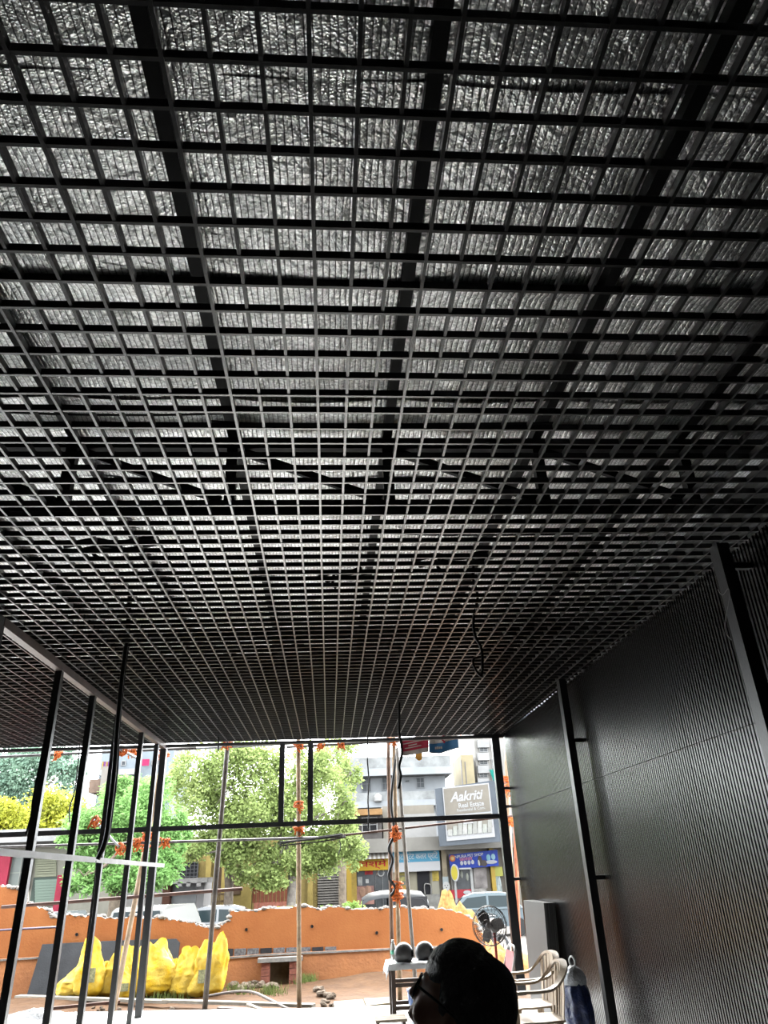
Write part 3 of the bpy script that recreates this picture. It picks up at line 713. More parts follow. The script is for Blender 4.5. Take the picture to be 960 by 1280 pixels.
# hair: thick cap with two lobes and ragged strands
b = MB()
def hairf(q, d):
    n_ = 1+.05*mnoise.noise(q*28)+.03*mnoise.noise(q*70)
    return q*n_
b.ell(hc+Mh @ Vector((-.022, 0, .026)), (.098, .09, .105), 40, 28, Mh, hairf)
b.ell(hc+Mh @ Vector((.022, -.012, .048)), (.085, .078, .085), 32, 20, Mh, hairf)
b.ell(hc+Mh @ Vector((-.045, .01, -.035)), (.075, .08, .1), 32, 20, Mh, hairf)
b.build('hair', HAIR, t, smooth=True)
# glasses
b = MB(); GL = mat('glasses_black', (.01, .01, .01), .3)
for s_ in (-1, 1):
    e = hc+Mh @ Vector((.101, s_*.036, .0)); b.ring(e, .025, .003, Mh @ Vector((1, s_*.15, 0)), 20, 6)
    b.tube([hc+Mh @ Vector((.098, s_*.06, .006)), hc+Mh @ Vector((.04, s_*.083, .008)), hc+Mh @ Vector((-.015, s_*.084, .0)), hc+Mh @ Vector((-.03, s_*.08, -.02))], .003, 6)
b.tube([hc+Mh @ Vector((.104, -.012, .004)), hc+Mh @ Vector((.108, 0, .006)), hc+Mh @ Vector((.104, .012, .004))], .0028, 6)
gl = b.build('glasses', GL, t)
for s_ in (-1, 1):
    e = hc+Mh @ Vector((.1012, s_*.036, 0)); n_ = (Mh @ Vector((1, s_*.15, 0))).normalized(); u = n_.orthogonal().normalized(); v = n_.cross(u)
    MB().add([e+(u*math.cos(2*math.pi*k/16)+v*math.sin(2*math.pi*k/16))*.0245 for k in range(16)], [tuple(range(16))]).build('lens', mat('lens_glass', (.5, .6, .65), .08, 0, 0, 4, 0, 20, .5, None, .85), gl)

ALB = .25
# ================================================================== OUTSIDE: SOIL, ORANGE WALL, SACKS
def terrain(x0, x1, y0, y1, nx, ny, fn):
    vs = [(x0+(x1-x0)*i/nx, y0+(y1-y0)*j/ny, 0) for j in range(ny+1) for i in range(nx+1)]
    vs = [(x, y, fn(x, y)) for x, y, _ in vs]
    return MB().add(vs, [(j*(nx+1)+i, j*(nx+1)+i+1, (j+1)*(nx+1)+i+1, (j+1)*(nx+1)+i) for j in range(ny) for i in range(nx)])
YW = 15.6
def soil(x, y):
    z = GZ-.02+.03*mnoise.noise((x*1.1, y*1.1, 0))+.018*mnoise.noise((x*4, y*4, 3))
    z += .16*math.exp(-((x-.9)/1.3)**2-((y-14.9)/.6)**2)+.1*math.exp(-((x+5)/1.5)**2-((y-14.6)/.7)**2)
    z += .34*math.exp(-((x-4.3)/.9)**2-((y-15.0)/1.6)**2)
    return min(z, -.03) if y < 12.6 else z
g = terrain(-16, 14, 10.5, 16.2, 150, 50, soil).build('ground', SAND, smooth=True); tag(g, kind='structure')
SZ = EYE-2.4
g = MB().bbox(-60, 60, 15.9, 110, SZ-.2, SZ).build('street', STREET); tag(g, kind='structure')

# the wall, broken along its top
top = [(-40, 1106), (0, 1108), (14, 1110), (22, 1109), (30, 1111), (31, 1127), (42, 1133), (60, 1138), (64, 1145), (74, 1147), (80, 1143), (98, 1145), (120, 1146), (150, 1149), (165, 1145), (180, 1148), (200, 1147), (214, 1150), (226, 1151), (240, 1153), (248, 1157), (260, 1160), (272, 1158), (282, 1155), (286, 1150), (288, 1140), (305, 1139), (330, 1137), (360, 1135), (380, 1133), (402, 1138), (412, 1134), (440, 1136), (470, 1137), (500, 1134), (520, 1137), (545, 1136), (565, 1139), (578, 1142), (590, 1150), (600, 1160), (606, 1175)]
wall = thing('boundary_wall', 'orange plastered boundary wall with a broken crooked top', 'wall', (0, YW, GZ))
pts = [P(x, y, YW) for x, y in top]; b = MB(); rg = random.Random(5)
fine = []
for i in range(len(pts)-1):
    for k in range(5):
        q = pts[i].lerp(pts[i+1], k/5); q.z += rg.uniform(-.018, .018); fine.append(q)
fine.append(pts[-1])
fr = [Vector((p.x, YW, p.z)) for p in fine]
vs = []
for p in fr: vs += [(p.x, YW, GZ-.6), (p.x, YW, p.z), (p.x, YW+.22, p.z+rg.uniform(-.03, .03)), (p.x, YW+.22, GZ-.6)]
n = len(fr); fs = []; ft = []
for i in range(n-1):
    for q in (0, 2): fs.append((i*4+q, (i+1)*4+q, (i+1)*4+q+1, i*4+q+1))
    ft.append((i*4+1, (i+1)*4+1, (i+1)*4+2, i*4+2))
fs += [(0, 1, 2, 3), (n*4-1, n*4-2, n*4-3, n*4-4)]
MB().add(vs, fs).build('wall_body', ORANGE, wall)
MB().add(vs, ft).build('broken_top', PLASTERW, wall)
# loose plaster crumbs showing along the break
b = MB()
for p in fr:
    if rg.random() < .75:
        r_ = rg.uniform(.015, .05); b.ell((p.x, YW+rg.uniform(-.015, .15), p.z+.005), (r_*1.6, r_, r_*.8), 6, 4, None, lambda q, d: q*(1+.4*mnoise.noise(q*40)))
o = b.build('plaster_crumb', PLASTERW, wall); o['kind'] = 'stuff'
# plinth with its ledge
lx = [P(x, y, YW-.12) for x, y in ((-40, 1203), (60, 1197), (160, 1197), (270, 1199), (330, 1194), (420, 1190), (500, 1186), (575, 1183), (604, 1182))]
b = MB(); vs = []
for p in lx: vs += [(p.x, YW-.12, GZ-.4), (p.x, YW-.12, p.z), (p.x, YW+.01, p.z+.02), (p.x, YW+.01, GZ-.4)]
b.add(vs, [(i*4+q, (i+1)*4+q, (i+1)*4+q+1, i*4+q+1) for i in range(len(lx)-1) for q in (0, 1, 2)]+[(0, 1, 2, 3), (len(lx)*4-1, len(lx)*4-2, len(lx)*4-3, len(lx)*4-4)]).build('plinth', ORANGE2, wall)
b = MB()
for i in range(len(lx)-1): b.beam(lx[i]+Vector((0, -.008, .005)), lx[i+1]+Vector((0, -.008, .005)), .04, .03)
b.build('ledge_edge', PLASTERW, wall)
for i in range(9):
    x0 = 276+i*16.2; pix = (x0+.8, 1186.5-i*.33, x0+14.8, 1199-i*.75)
    prect(*pix, YW-.018, .03).build('band_tile', [GREYP, mat('scraped_tile', (.22, .22, .23), .7, 0, .5, 30)][1 if i in (1, 2, 4, 5, 6, 8) else 0], wall)
for x, y in ((308, 1162), (390, 1158), (182, 1180), (471, 1166), (552, 1162), (96, 1168)):
    q = P(x, y, YW-.012); MB().lathe([(.028, 0), (.028, .012), (.018, .012), (.018, .004)], q, 12, Matrix.Rotation(math.pi/2, 3, 'X')).build('weep_pipe', CABLE, wall)
# drain opening with stone frame, standing before the plinth
a = P(326, 1213, YW-.3); b_ = P(372, 1243, YW-.3)
t = thing('drain_box', 'small brick drain opening with grey stone lintel in the plinth', 'drain', ((a.x+b_.x)/2, YW-.2, GZ))
BR = mat('red_brick', (.45, .17, .12), .9, 0, .3, 10, .4, 30)
w_ = b_.x-a.x
for k in range(4):
    for s_ in (0, 1):
        x0 = a.x if s_ == 0 else b_.x-w_*.24
        MB().bbox(x0+rg.uniform(0, .01), x0+w_*.24, YW-.32, YW-.14, GZ-.06+k*.1, GZ+.033+k*.1).build('brick', BR, t)
MB().bbox(a.x-.06, b_.x+.08, YW-.36, YW-.14, GZ+.345, GZ+.41).build('lintel', mat('stone_lintel', (.42, .4, .37), .9, 0, .25, 6, .4, 20), t)
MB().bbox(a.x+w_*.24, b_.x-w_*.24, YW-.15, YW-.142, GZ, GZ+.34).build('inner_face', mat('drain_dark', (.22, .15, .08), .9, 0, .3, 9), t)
# grey stone panels leaning on the wall
pix = [(36, 1246), (47, 1182), (120, 1178), (176, 1176), (217, 1175), (222, 1180), (221, 1200), (214, 1244)]
pl = [P(x, y, 15.2) for x, y in pix]
for p in pl: p.y = 15.05+.38*max(0, min(1, (p.z-GZ)/.75))
t = MB().prism(pl, (0, .04, 0)).build('stone_panel', GREYP, org=(pl[0].x, 15.1, GZ)); tag(t, 'large dark grey stone panel leaning on the orange wall behind yellow sacks', 'panel')
pl = [P(x, y, 15.1) for x, y in ((253, 1230), (258, 1186), (263, 1184), (272, 1230))]
for p in pl: p.y = 15.0+.35*max(0, min(1, (p.z-GZ)/.75))
tag(MB().prism(pl, (0, .03, 0)).build('stone_panel', mat('pale_stone', (.55, .53, .5), .7, 0, .2, 5), org=(pl[0].x, 15.0, GZ)), 'narrow pale stone offcut leaning behind the upright yellow sack', 'panel')
# yellow sacks
def sack(px, py, Y, hpx, wpx, lean, seed, label, fill=.5, fold=0):
    base = P(px, py, Y); s_ = Y*.00106*1.18
    Hh, Ww = hpx*s_, wpx*s_
    gz = soil(base.x, Y)
    t = thing('cement_sack', label, 'sack', (base.x, Y, gz), 'yellow sacks piled before the orange wall')
    rg = random.Random(seed); sd = rg.uniform(0, 50); vs = []; nn, kk = 40, 34
    tw = rg.uniform(-.8, .8)
    for i in range(kk+1):
        f = i/kk
        if f < fill: prof = (min(1, f/.13)**.5)*(1-.1*abs(f-.3))
        else:
            u_ = (f-fill)/(1-fill); prof = (1-.1*abs(fill-.3))*(1-.5*u_**.8)
        cx_ = lean*Hh*f**1.6+.05*Ww*math.sin(f*5+sd)
        drop = 0
        for j in range(nn):
            a = 2*math.pi*j/nn+tw*f
            ca, sa = math.cos(a), math.sin(a)
            big = .22*mnoise.noise((ca*1.1+sd, sa*1.1, f*2.2))
            fold = (.03+.16*max(0, f-.25))*(math.sin(a*4+sd+f*6)+.6*math.sin(a*9+sd*2-f*9))
            crum = .07*mnoise.noise((ca*4+sd, sa*4, f*11))+.035*mnoise.noise((ca*9+sd, sa*9, f*23))
            sq = 1/max(abs(ca), abs(sa))**.4
            r_ = Ww/2*prof*(1+big+fold+crum)*sq
            topz = .09*Hh*(f**3)*(math.sin(2*a+sd)+.7*mnoise.noise((ca*1.8, sa*1.8, sd)))
            vs.append((base.x+cx_+r_*ca, Y+r_*.6*sa, gz-.015+Hh*f*.88+topz+.03*Hh*mnoise.noise((ca*3, sa*3, f*7+sd))))
    fs = [(i*nn+j, i*nn+(j+1) % nn, (i+1)*nn+(j+1) % nn, (i+1)*nn+j) for i in range(kk) for j in range(nn)]+[tuple(range(nn-1, -1, -1))]
    MB().add(vs, fs).build('bag', YSACK, t, smooth=True)
    tp = [Vector(vs[kk*nn+j]) for j in range(nn)]; cc_ = sum(tp, Vector())/nn
    MB().add(tp+[p.lerp(cc_, .45)+Vector((0, 0, -.06)) for p in tp]+[p.lerp(cc_, .8)+Vector((0, 0, -.02+.03*math.sin(j))) for j, p in enumerate(tp)], [(r*nn+j, r*nn+(j+1) % nn, (r+1)*nn+(j+1) % nn, (r+1)*nn+j) for r in (0, 1) for j in range(nn)]+[tuple(range(2*nn, 3*nn))]).build('mouth_fold', mat('sack_inner', (1.2, .75, .05), .7, 0, .3, 12, .4, 30), t, smooth=True)
    if seed % 2 == 0:
        q = P(px, py-hpx*.3, Y); MB().box((base.x+.02, Y-Ww*.33, gz+Hh*.35), (Ww*.3, .006, Hh*.22), Matrix.Rotation(.12, 3, 'Z')).build('print_patch', mat('sack_print', (.62, .62, .35), .7, 0, .4, 40), t)
    return t
sack(96, 1243, 14.75, 27, 42, .55, 1, 'yellow sack slumped low to one side before the grey panel', .55)
sack(112, 1243, 14.55, 51, 27, -.1, 2, 'tall yellow sack with pointed top leaning on the grey panel')
sack(138, 1244, 14.7, 42, 30, .25, 3, 'yellow sack with folded top between slumped and pointed sacks', .6)
sack(155, 1246, 14.5, 28, 24, -.2, 4, 'small squat yellow sack on the soil before the others', .6)
sack(183, 1247, 14.6, 47, 42, .1, 5, 'wide yellow sack with an open crumpled mouth before the grey panel', .6)
sack(213, 1243, 14.7, 33, 26, .05, 6, 'short yellow sack crumpled at the edge of the grey panel', .5)
sack(236, 1244, 14.6, 42, 32, -.05, 7, 'bright yellow sack with knotted top beside the pale stone offcut', .5)
sack(252, 1240, 14.5, 48, 26, .1, 8, 'pale yellow full sack standing beside the bamboo pole', .75)
sack(266, 1236, 14.45, 53, 20, .1, 9, 'tall narrow yellow sack standing last in the pile', .7)
# planks and poles on the soil
def lying(name, x0, y0, x1, y1, z, wd, ht, material, label, cat):
    a, b_ = PZ(x0, y0, z), PZ(x1, y1, z); a.z = max(a.z, soil(a.x, a.y)+ht/2); b_.z = max(b_.z, soil(b_.x, b_.y)+ht/2)
    tag(MB().beam(a, b_, wd, ht).build(name, material, org=a), label, cat)
lying('timber_plank', 22, 1247, 212, 1252, GZ+.06, .14, .04, mat('pale_plank', (.55, .5, .42), .8, 0, .2, 5), 'long pale plank lying before the yellow sacks and grey panel', 'plank')
lying('timber_plank', 205, 1251, 392, 1257, GZ+.07, .12, .04, mat('pale_plank', (.5, .45, .4)), 'long pale plank lying before the drain opening', 'plank')
lying('timber_plank', 274, 1260, 370, 1266, GZ+.08, .1, .03, mat('grey_plank', (.36, .3, .27), .85, 0, .3, 6), 'weathered grey plank lying near the slab edge', 'plank')
lying('timber_plank', 40, 1263, 150, 1252, GZ+.08, .05, .04, RUST, 'thin rust-red batten lying slantwise on the sand', 'batten')
lying('timber_plank', 310, 1256, 338, 1267, GZ+.1, .06, .03, PLANK, 'short brown batten lying across the grey plank', 'batten')
path = smooth_path([PZ(255, 1246, GZ+.06), PZ(290, 1240, GZ+.12), PZ(315, 1240, GZ+.14), PZ(338, 1250, GZ+.1), PZ(360, 1261, GZ+.06), PZ(378, 1263, GZ+.05)])
tag(MB().tube(path, .02, 7).build('hose', mat('hose_grey', (.34, .29, .26), .7), org=path[0]), 'curved grey hose lying on the soil before the drain opening', 'hose')
for i, pix in enumerate((((417, 1252), (453, 1249), (457, 1258), (420, 1263)), ((455, 1248), (494, 1246), (498, 1252), (458, 1257)))):
    q = [PZ(x, y, GZ+.1) for x, y in pix]
    tag(MB().prism(q, (0, 0, -.06)).build('paving_slab', mat('sandstone%d' % i, ((.55, .53, .47), (.56, .48, .33))[i], .8, 0, .2, 2, .1, 20), org=q[0]), ('pale grey sandstone slab with olive stain at the floor edge', 'tan sandstone slab beside the leaning grey bamboo')[i], 'slab')
# rubble
def rock_mesh(seed):
    rg = random.Random(seed); sd = rg.uniform(0, 90)
    b = MB().ell((0, 0, 0), (1, .8, .6), 9, 6, None, lambda q, d: q*(1+.45*mnoise.noise(q*1.3+Vector((sd, 0, 0))))); 
    o = b.build('rubble_stone', ROCK, local=True); me = o.data; bpy.data.objects.remove(o); return me
RM = [rock_mesh(k) for k in range(5)]
rg = random.Random(11)
for (px, py, spread, n_, lab) in ((308, 1228, 16, 11, 'broken tan stones heaped beside the drain opening'), (336, 1226, 12, 7, 'pale crumbled stones lying inside the drain opening'), (405, 1240, 15, 9, 'tan stones scattered at the foot of the plinth past the drain'), (425, 1255, 22, 10, 'small earthy clods beside the sandstone slabs'), (215, 1262, 40, 10, 'small pale debris bits on the sand before the planks'), (100, 1260, 45, 9, 'small pale debris bits on the sand behind the partition studs')):
    for k in range(n_):
        x, y = px+rg.gauss(0, spread*.5), py+rg.uniform(-5, 7)
        q = PZ(x, y, GZ+.04)
        if q.y > YW-.2: q.y = YW-.2-rg.uniform(.02, .4)
        if q.y < 12.4: q.y = 12.5+rg.uniform(0, .4)
        s_ = rg.uniform(.035, .1)*(1 if py < 1250 else .55)
        o = bpy.data.objects.new('rubble_stone', RM[rg.randrange(5)]); COL.objects.link(o)
        o.location = (q.x, q.y, soil(q.x, q.y)+s_*.4); o.scale = (s_*1.2, s_, s_*1.1); o.rotation_euler = (rg.uniform(-.4, .4), rg.uniform(-.4, .4), rg.uniform(0, 6))
        tag(o, lab, 'stone', lab)
# white lime heap at the left floor edge
def heap(name, c, R, h, material, label, cat, seed, stuff=False):
    rg = random.Random(seed); vs = [(c.x, c.y, c.z+h)]; n = 40; k = 14
    for i in range(1, k+1):
        f = i/k
        for j in range(n):
            a = 2*math.pi*j/n; r_ = f*(1+.25*mnoise.noise((math.cos(a)*1.5+seed, math.sin(a)*1.5, 0)))
            z = h*(1-f**1.3)*(1+.35*mnoise.noise((math.cos(a)*f*4, math.sin(a)*f*4, seed)))+.25*h*mnoise.noise((math.cos(a)*f*11, math.sin(a)*f*11, seed+4))*(1-f)
            vs.append((c.x+R[0]*r_*math.cos(a), c.y+R[1]*r_*math.sin(a), c.z+max(0, z)))
    fs = [(0, 1+j, 1+(j+1) % n) for j in range(n)]+[(1+i*n+j, 1+(i+1)*n+j, 1+(i+1)*n+(j+1) % n, 1+i*n+(j+1) % n) for i in range(k-1) for j in range(n)]
    return tag(MB().add(vs, fs).build(name, material, org=c, smooth=True), label, cat)
q = PZ(40, 1277, 0); heap('lime_heap', Vector((q.x, q.y, 0)), (.75, .4), .13, mat('white_lime', (.75, .76, .78), .9, 0, .1, 8, .8, 20), 'low heap of white lime on the floor edge at the partition', 'heap', 3)
q = P(562, 1142, 17.2); heap('earth_heap', Vector((q.x, 17.0, SZ)), (1.35, .8), 1.78, mat('orange_earth', (.6, .3, .1), .95, 0, .35, 9, 1, 14), 'heap of orange earth and straw piled behind the broken end of the wall', 'heap', 8)
q = P(625, 1215, 14.6); heap('earth_heap', Vector((q.x+.1, 14.8, GZ-.05)), (1.0, .65), .5, mat('orange_earth', (.55, .3, .12)), 'low bank of orange earth beyond the end post of the fluted wall', 'heap', 12)
# grass tufts
b = MB(); rg = random.Random(2)
for (px, py, n_, s_) in ((385, 1222, 130, 9), (300, 1238, 120, 22), (340, 1240, 120, 14), (205, 1248, 110, 25), (375, 1228, 60, 8)):
    for k in range(n_):
        q = PZ(px+rg.gauss(0, s_*.6), py+rg.uniform(-3, 4), GZ)
        if q.y > YW-.15: q.y = YW-.16-rg.uniform(0, .2)
        q.z = soil(q.x, q.y); h_ = rg.uniform(.06, .16); d = Vector((rg.uniform(-.05, .05), rg.uniform(-.04, .04), h_)); w_ = Vector((.006, .002, 0))
        b.add([q-w_, q+w_, q+d*.6+w_*.7, q+d], [(0, 1, 2, 3)])
tag(b.build('grass', mat('grass_green', (.25, .32, .08), .8, 0, .3, 9), org=(0, 15, GZ)), 'short green weeds growing at the foot of the plinth', 'grass', kind='stuff')

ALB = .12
# ================================================================== VEHICLES ON THE STREET
def car(loc, rz, label, col, kind='sedan'):
    t = thing('car', label, 'car', loc, rz=rz); L = dict(local=True)
    paint = mat('car_paint_'+label.split()[0]+label.split()[1], col, .25, .1)
    glass = mat('car_glass', (.06, .09, .1), .08)
    Ln, Wd = (4.0, 1.66) if kind == 'sedan' else (3.9, 1.7)
    low = [(-2, .35), (-2, .78), (-1.9, .88), (-1.2, .93), (1.05, .93), (1.85, .8), (2, .62), (2, .3)]
    cab = [(-1.45, .92), (-1.05, 1.4), (-.6, 1.47), (.35, 1.46), (.75, 1.36), (1.25, .92)] if kind == 'sedan' else [(-1.95, .9), (-1.8, 1.7), (-1.5, 1.78), (.8, 1.75), (1.1, 1.6), (1.55, .9)]
    def loft(poly, h0, h1, z0, z1, inset):
        b = MB(); vs = []
        for s_ in (-1, 1):
            for x, z in poly: vs.append((x, s_*(Wd/2-inset*max(0, min(1, (z-z0)/(z1-z0)))), z))
        n = len(poly)
        return b.add(vs, [tuple(range(n)), tuple(range(2*n-1, n-1, -1))]+[((i+1) % n, i, n+i, n+(i+1) % n) for i in range(n)])
    loft(low, 0, 0, .3, .93, .04).build('body', paint, t, **L)
    loft(cab, 0, 0, .92, 1.47, .16).build('cabin', paint, t, **L)
    zt = max(z for _, z in cab)
    for s_ in (-1, 1):
        q = [(x*.86-.02, z) for x, z in cab]
        mid = [(cab[0][0]+.22, .99), (cab[1][0]+.12, zt-.12), (-.2, zt-.1), (-.2, .99)]
        mid2 = [(-.12, .99), (-.12, zt-.1), (cab[-2][0]-.15, zt-.15), (cab[-1][0]-.22, .99)]
        for poly in (mid, mid2):
            vs = [(x, s_*(Wd/2-.16*((z-.92)/.55)+.006), z) for x, z in poly]
            MB().prism(vs, (0, s_*.008, 0)).build('side_window', glass, t, **L)
        for x in (-1.25, 1.25):
            MB().lathe([(.12, -.1), (.3, -.1), (.31, -.06), (.31, .06), (.3, .1), (.12, .1)], (x, s_*(Wd/2-.08), .31), 18, Matrix.Rotation(math.pi/2, 3, 'X')).build('wheel', CABLE, t, **L)
    for (x0, z0), (x1, z1), nm in (((cab[-1][0]-.08, .97), (cab[-2][0]+.03, zt-.13), 'windscreen'), ((cab[0][0]+.05, .98), (cab[1][0]-.03, zt-.1), 'rear_window')):
        w0, w1 = Wd/2-.1, Wd/2-.24; dx = .02 if nm == 'windscreen' else -.02
        vs = [(x0+dx, -w0, z0), (x0+dx, w0, z0), (x1+dx, w1, z1), (x1+dx, -w1, z1)]
        MB().prism(vs, (dx*.5, 0, .004)).build(nm, glass, t, **L)
    for s_ in (-1, 1):
        MB().box((1.95, s_*.6, .68), (.1, .3, .14)).build('headlight', mat('lamp_glass', (.7, .7, .68), .15), t, **L)
        MB().box((-1.97, s_*.6, .75), (.08, .26, .16)).build('tail_light', mat('tail_red', (.5, .03, .03), .3), t, **L)
    return t
car((-3.9, 30.6, SZ), math.radians(4), 'white hatchback parked behind the wall step below the tree', (.7, .72, .75))
car((-1.3, 26.4, SZ), math.radians(-3), 'yellow taxi parked behind the orange wall near the shutter', (.75, .6, .15))
car((-4.75, 23.6, SZ), math.radians(82), 'cream white van parked before the white kiosk', (.75, .75, .72), 'van')
car((6.0, 31.5, SZ), math.radians(170), 'silver blue car parked before the pet shop', (.32, .4, .44))
car((-7.35, 21.9, SZ), math.radians(84), 'grey glass-fronted van before the pink pillars', (.5, .55, .56), 'van')
# auto rickshaw
c = P(488, 1130, 28.5); t = thing('auto_rickshaw', 'auto rickshaw with long grey hood before the photocopy shop', 'rickshaw', (c.x, 28.5, SZ), rz=math.radians(178)); L = dict(local=True)
HD = mat('rickshaw_hood', (.1, .105, .11), .5, 0, .15, 4); YB_ = mat('rickshaw_yellow', (.7, .5, .05), .4)
prof = [(-1.25, 1.0), (-1.3, 1.45), (-1.1, 1.68), (-.5, 1.76), (.3, 1.76), (.75, 1.7), (1.0, 1.56)]
vs = []; n = 9
for x, z in prof:
    for j in range(n):
        a = math.pi*j/(n-1); vs.append((x, -.66*math.cos(a) if 0 < j < n-1 else (-.66 if j == 0 else .66), z-.22+.22*math.sin(a)))
MB().add(vs, [(i*n+j, i*n+j+1, (i+1)*n+j+1, (i+1)*n+j) for i in range(len(prof)-1) for j in range(n-1)]+[tuple(range(n))]).build('hood', HD, t, smooth=True, **L)
MB().prism([(-1.3, -.65, .35), (-1.3, -.65, 1.0), (-.3, -.65, .95), (-.2, -.65, .5), (.5, -.65, .45), (.95, -.65, .95), (1.25, -.65, .8), (1.3, -.65, .35)], (0, 1.3, 0)).build('body', mat('rickshaw_green', (.1, .25, .12), .4), t, **L)
for s_ in (-1, 1): MB().bbox(-1.25, .1, s_*.64-.01, s_*.64+.01, .95, 1.54).build('side_curtain', mat('curtain_dark', (.08, .08, .085), .7), t, **L)
MB().box((1.0, 0, 1.25), (.03, 1.1, .55), Matrix.Rotation(math.radians(-14), 3, 'Y')).build('windscreen', mat('car_glass', (.06, .09, .1)), t, **L)
MB().box((-.75, 0, 1.05), (.5, 1.1, .12)).build('seat', CABLE, t, **L)
MB().box((1.28, .0, .6), (.08, .5, .35)).build('front_panel', YB_, t, **L)
for x, y in ((-.8, -.55), (-.8, .55), (1.1, 0)):
    MB().lathe([(.08, -.06), (.2, -.06), (.2, .06), (.08, .06)], (x, y, .2), 16, Matrix.Rotation(math.pi/2, 3, 'X')).build('wheel', CABLE, t, **L)
# motorcycles at the wall step
def motorcycle(loc, rz, label, col):
    t = thing('motorcycle', label, 'motorcycle', loc, rz=rz); L = dict(local=True)
    for x in (-.62, .65):
        MB().ring((x, 0, .3), .26, .045, (0, 1, 0), 20, 7).build('wheel', CABLE, t, **L)
        b = MB()
        for k in range(6): a = math.pi*k/6; b.tube([(x-.25*math.cos(a), 0, .3-.25*math.sin(a)), (x+.25*math.cos(a), 0, .3+.25*math.sin(a))], .006, 5)
        b.build('spokes', PIPE, t, **L)
    MB().ell((.12, 0, .78), (.27, .13, .13), 16, 10).build('fuel_tank', mat('tank_'+label[:5], col, .25), t, smooth=True, **L)
    MB().box((-.38, 0, .78), (.62, .22, .09)).build('seat', CABLE, t, **L)
    MB().box((0, 0, .45), (.42, .22, .32)).build('engine', PIPE, t, **L)
    b = MB(); b.tube([(.65, .06, .3), (.42, .06, .92)], .018, 6); b.tube([(.65, -.06, .3), (.42, -.06, .92)], .018, 6); b.build('fork', PIPE, t, **L)
    MB().tube(smooth_path([(.25, -.34, 1.02), (.4, -.2, 1.0), (.42, 0, .96), (.4, .2, 1.0), (.25, .34, 1.02)]), .014, 7).build('handlebar', PIPE, t, **L)
    MB().ell((.52, 0, .85), (.07, .08, .08), 12, 8).build('headlamp', mat('lamp_glass', (.7, .7, .68)), t, smooth=True, **L)
    MB().tube([(-.62, .1, .3), (0, .1, .4)], .02, 6).build('swingarm', PIPE, t, **L)
for i, (x, lab, col) in enumerate(((228, 'red motorcycle parked behind the low break of the wall', (.45, .05, .04)), (240, 'black motorcycle between the red one and the steps', (.03, .03, .035)), (452, 'blue-grey motorcycle parked before the optician', (.1, .15, .2)), (612, 'dark motorcycle parked near the end of the wall', (.04, .04, .05)))):
    q = P(x, 1145, (20.5, 19.8, 25.0, 24.5)[i]); motorcycle((q.x, q.y, SZ), math.radians((70, 60, 75, 110)[i]), lab, col)

# ================================================================== BUILDINGS
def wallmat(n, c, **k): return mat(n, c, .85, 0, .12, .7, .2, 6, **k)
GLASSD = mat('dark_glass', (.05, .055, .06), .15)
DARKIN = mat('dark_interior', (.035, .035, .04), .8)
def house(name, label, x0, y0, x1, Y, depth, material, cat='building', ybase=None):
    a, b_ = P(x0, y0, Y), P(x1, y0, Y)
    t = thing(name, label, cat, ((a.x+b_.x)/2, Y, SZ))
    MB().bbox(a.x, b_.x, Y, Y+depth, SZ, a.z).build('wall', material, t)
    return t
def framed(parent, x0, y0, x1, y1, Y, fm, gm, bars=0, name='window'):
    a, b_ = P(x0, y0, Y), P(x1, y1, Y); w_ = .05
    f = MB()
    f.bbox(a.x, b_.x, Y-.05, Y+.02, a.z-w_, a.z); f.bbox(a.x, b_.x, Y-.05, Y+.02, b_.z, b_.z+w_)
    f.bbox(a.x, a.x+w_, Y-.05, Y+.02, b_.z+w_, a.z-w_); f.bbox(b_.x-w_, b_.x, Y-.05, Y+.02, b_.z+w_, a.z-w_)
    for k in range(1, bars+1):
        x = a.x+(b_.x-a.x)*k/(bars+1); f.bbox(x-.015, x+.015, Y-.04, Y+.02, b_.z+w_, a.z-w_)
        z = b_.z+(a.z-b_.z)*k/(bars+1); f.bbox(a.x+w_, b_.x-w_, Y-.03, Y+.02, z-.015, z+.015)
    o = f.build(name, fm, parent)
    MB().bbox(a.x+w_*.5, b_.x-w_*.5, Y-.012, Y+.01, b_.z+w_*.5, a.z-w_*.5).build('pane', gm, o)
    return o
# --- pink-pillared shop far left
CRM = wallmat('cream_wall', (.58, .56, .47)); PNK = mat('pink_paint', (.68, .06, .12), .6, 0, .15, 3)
t = house('roadside_shop', 'low cream shop with pink pillars, shutters and a white roof canopy', -70, 1058, 84, 27, 6, CRM)
b = prect(-70, 1040, 92, 1050, 26.2, 2.2); b.build('roof_canopy', mat('canopy_white', (.72, .72, .72), .6, 0, .15, 2), t)
prect(-70, 1050, 84, 1057, 26.6, .5).build('fascia', mat('fascia_grey', (.3, .29, .28), .7), t)
for x0, y0, x1 in ((-16, 1068, 14), (72, 1094, 85)):
    a, b_ = P(x0, y0, 26.7), P(x1, y0, 26.7); MB().bbox(a.x, b_.x, 26.7, 27.05, SZ, a.z).build('pillar', PNK, t)
o = framed(t, 15, 1070, 36, 1112, 26.9, wallmat('pale_frame', (.6, .62, .56)), mat('pale_glass', (.4, .45, .42), .2), 1)
for k in range(9):
    prect(44, 1100+k*3.5, 71, 1102.6+k*3.5, 26.93, .06).build('shutter_slat', mat('green_shutter', (.42, .55, .45), .6), t)
prect(42, 1097, 73, 1131.5, 26.97, .02).build('shutter_backing', mat('shutter_dark', (.15, .2, .17), .7), t)
for k in range(8):
    prect(44, 1071+k*3.1, 70, 1073.6+k*3.1, 26.95, .04).build('panel_board', wallmat('cream_board', (.56, .58, .42)), t)
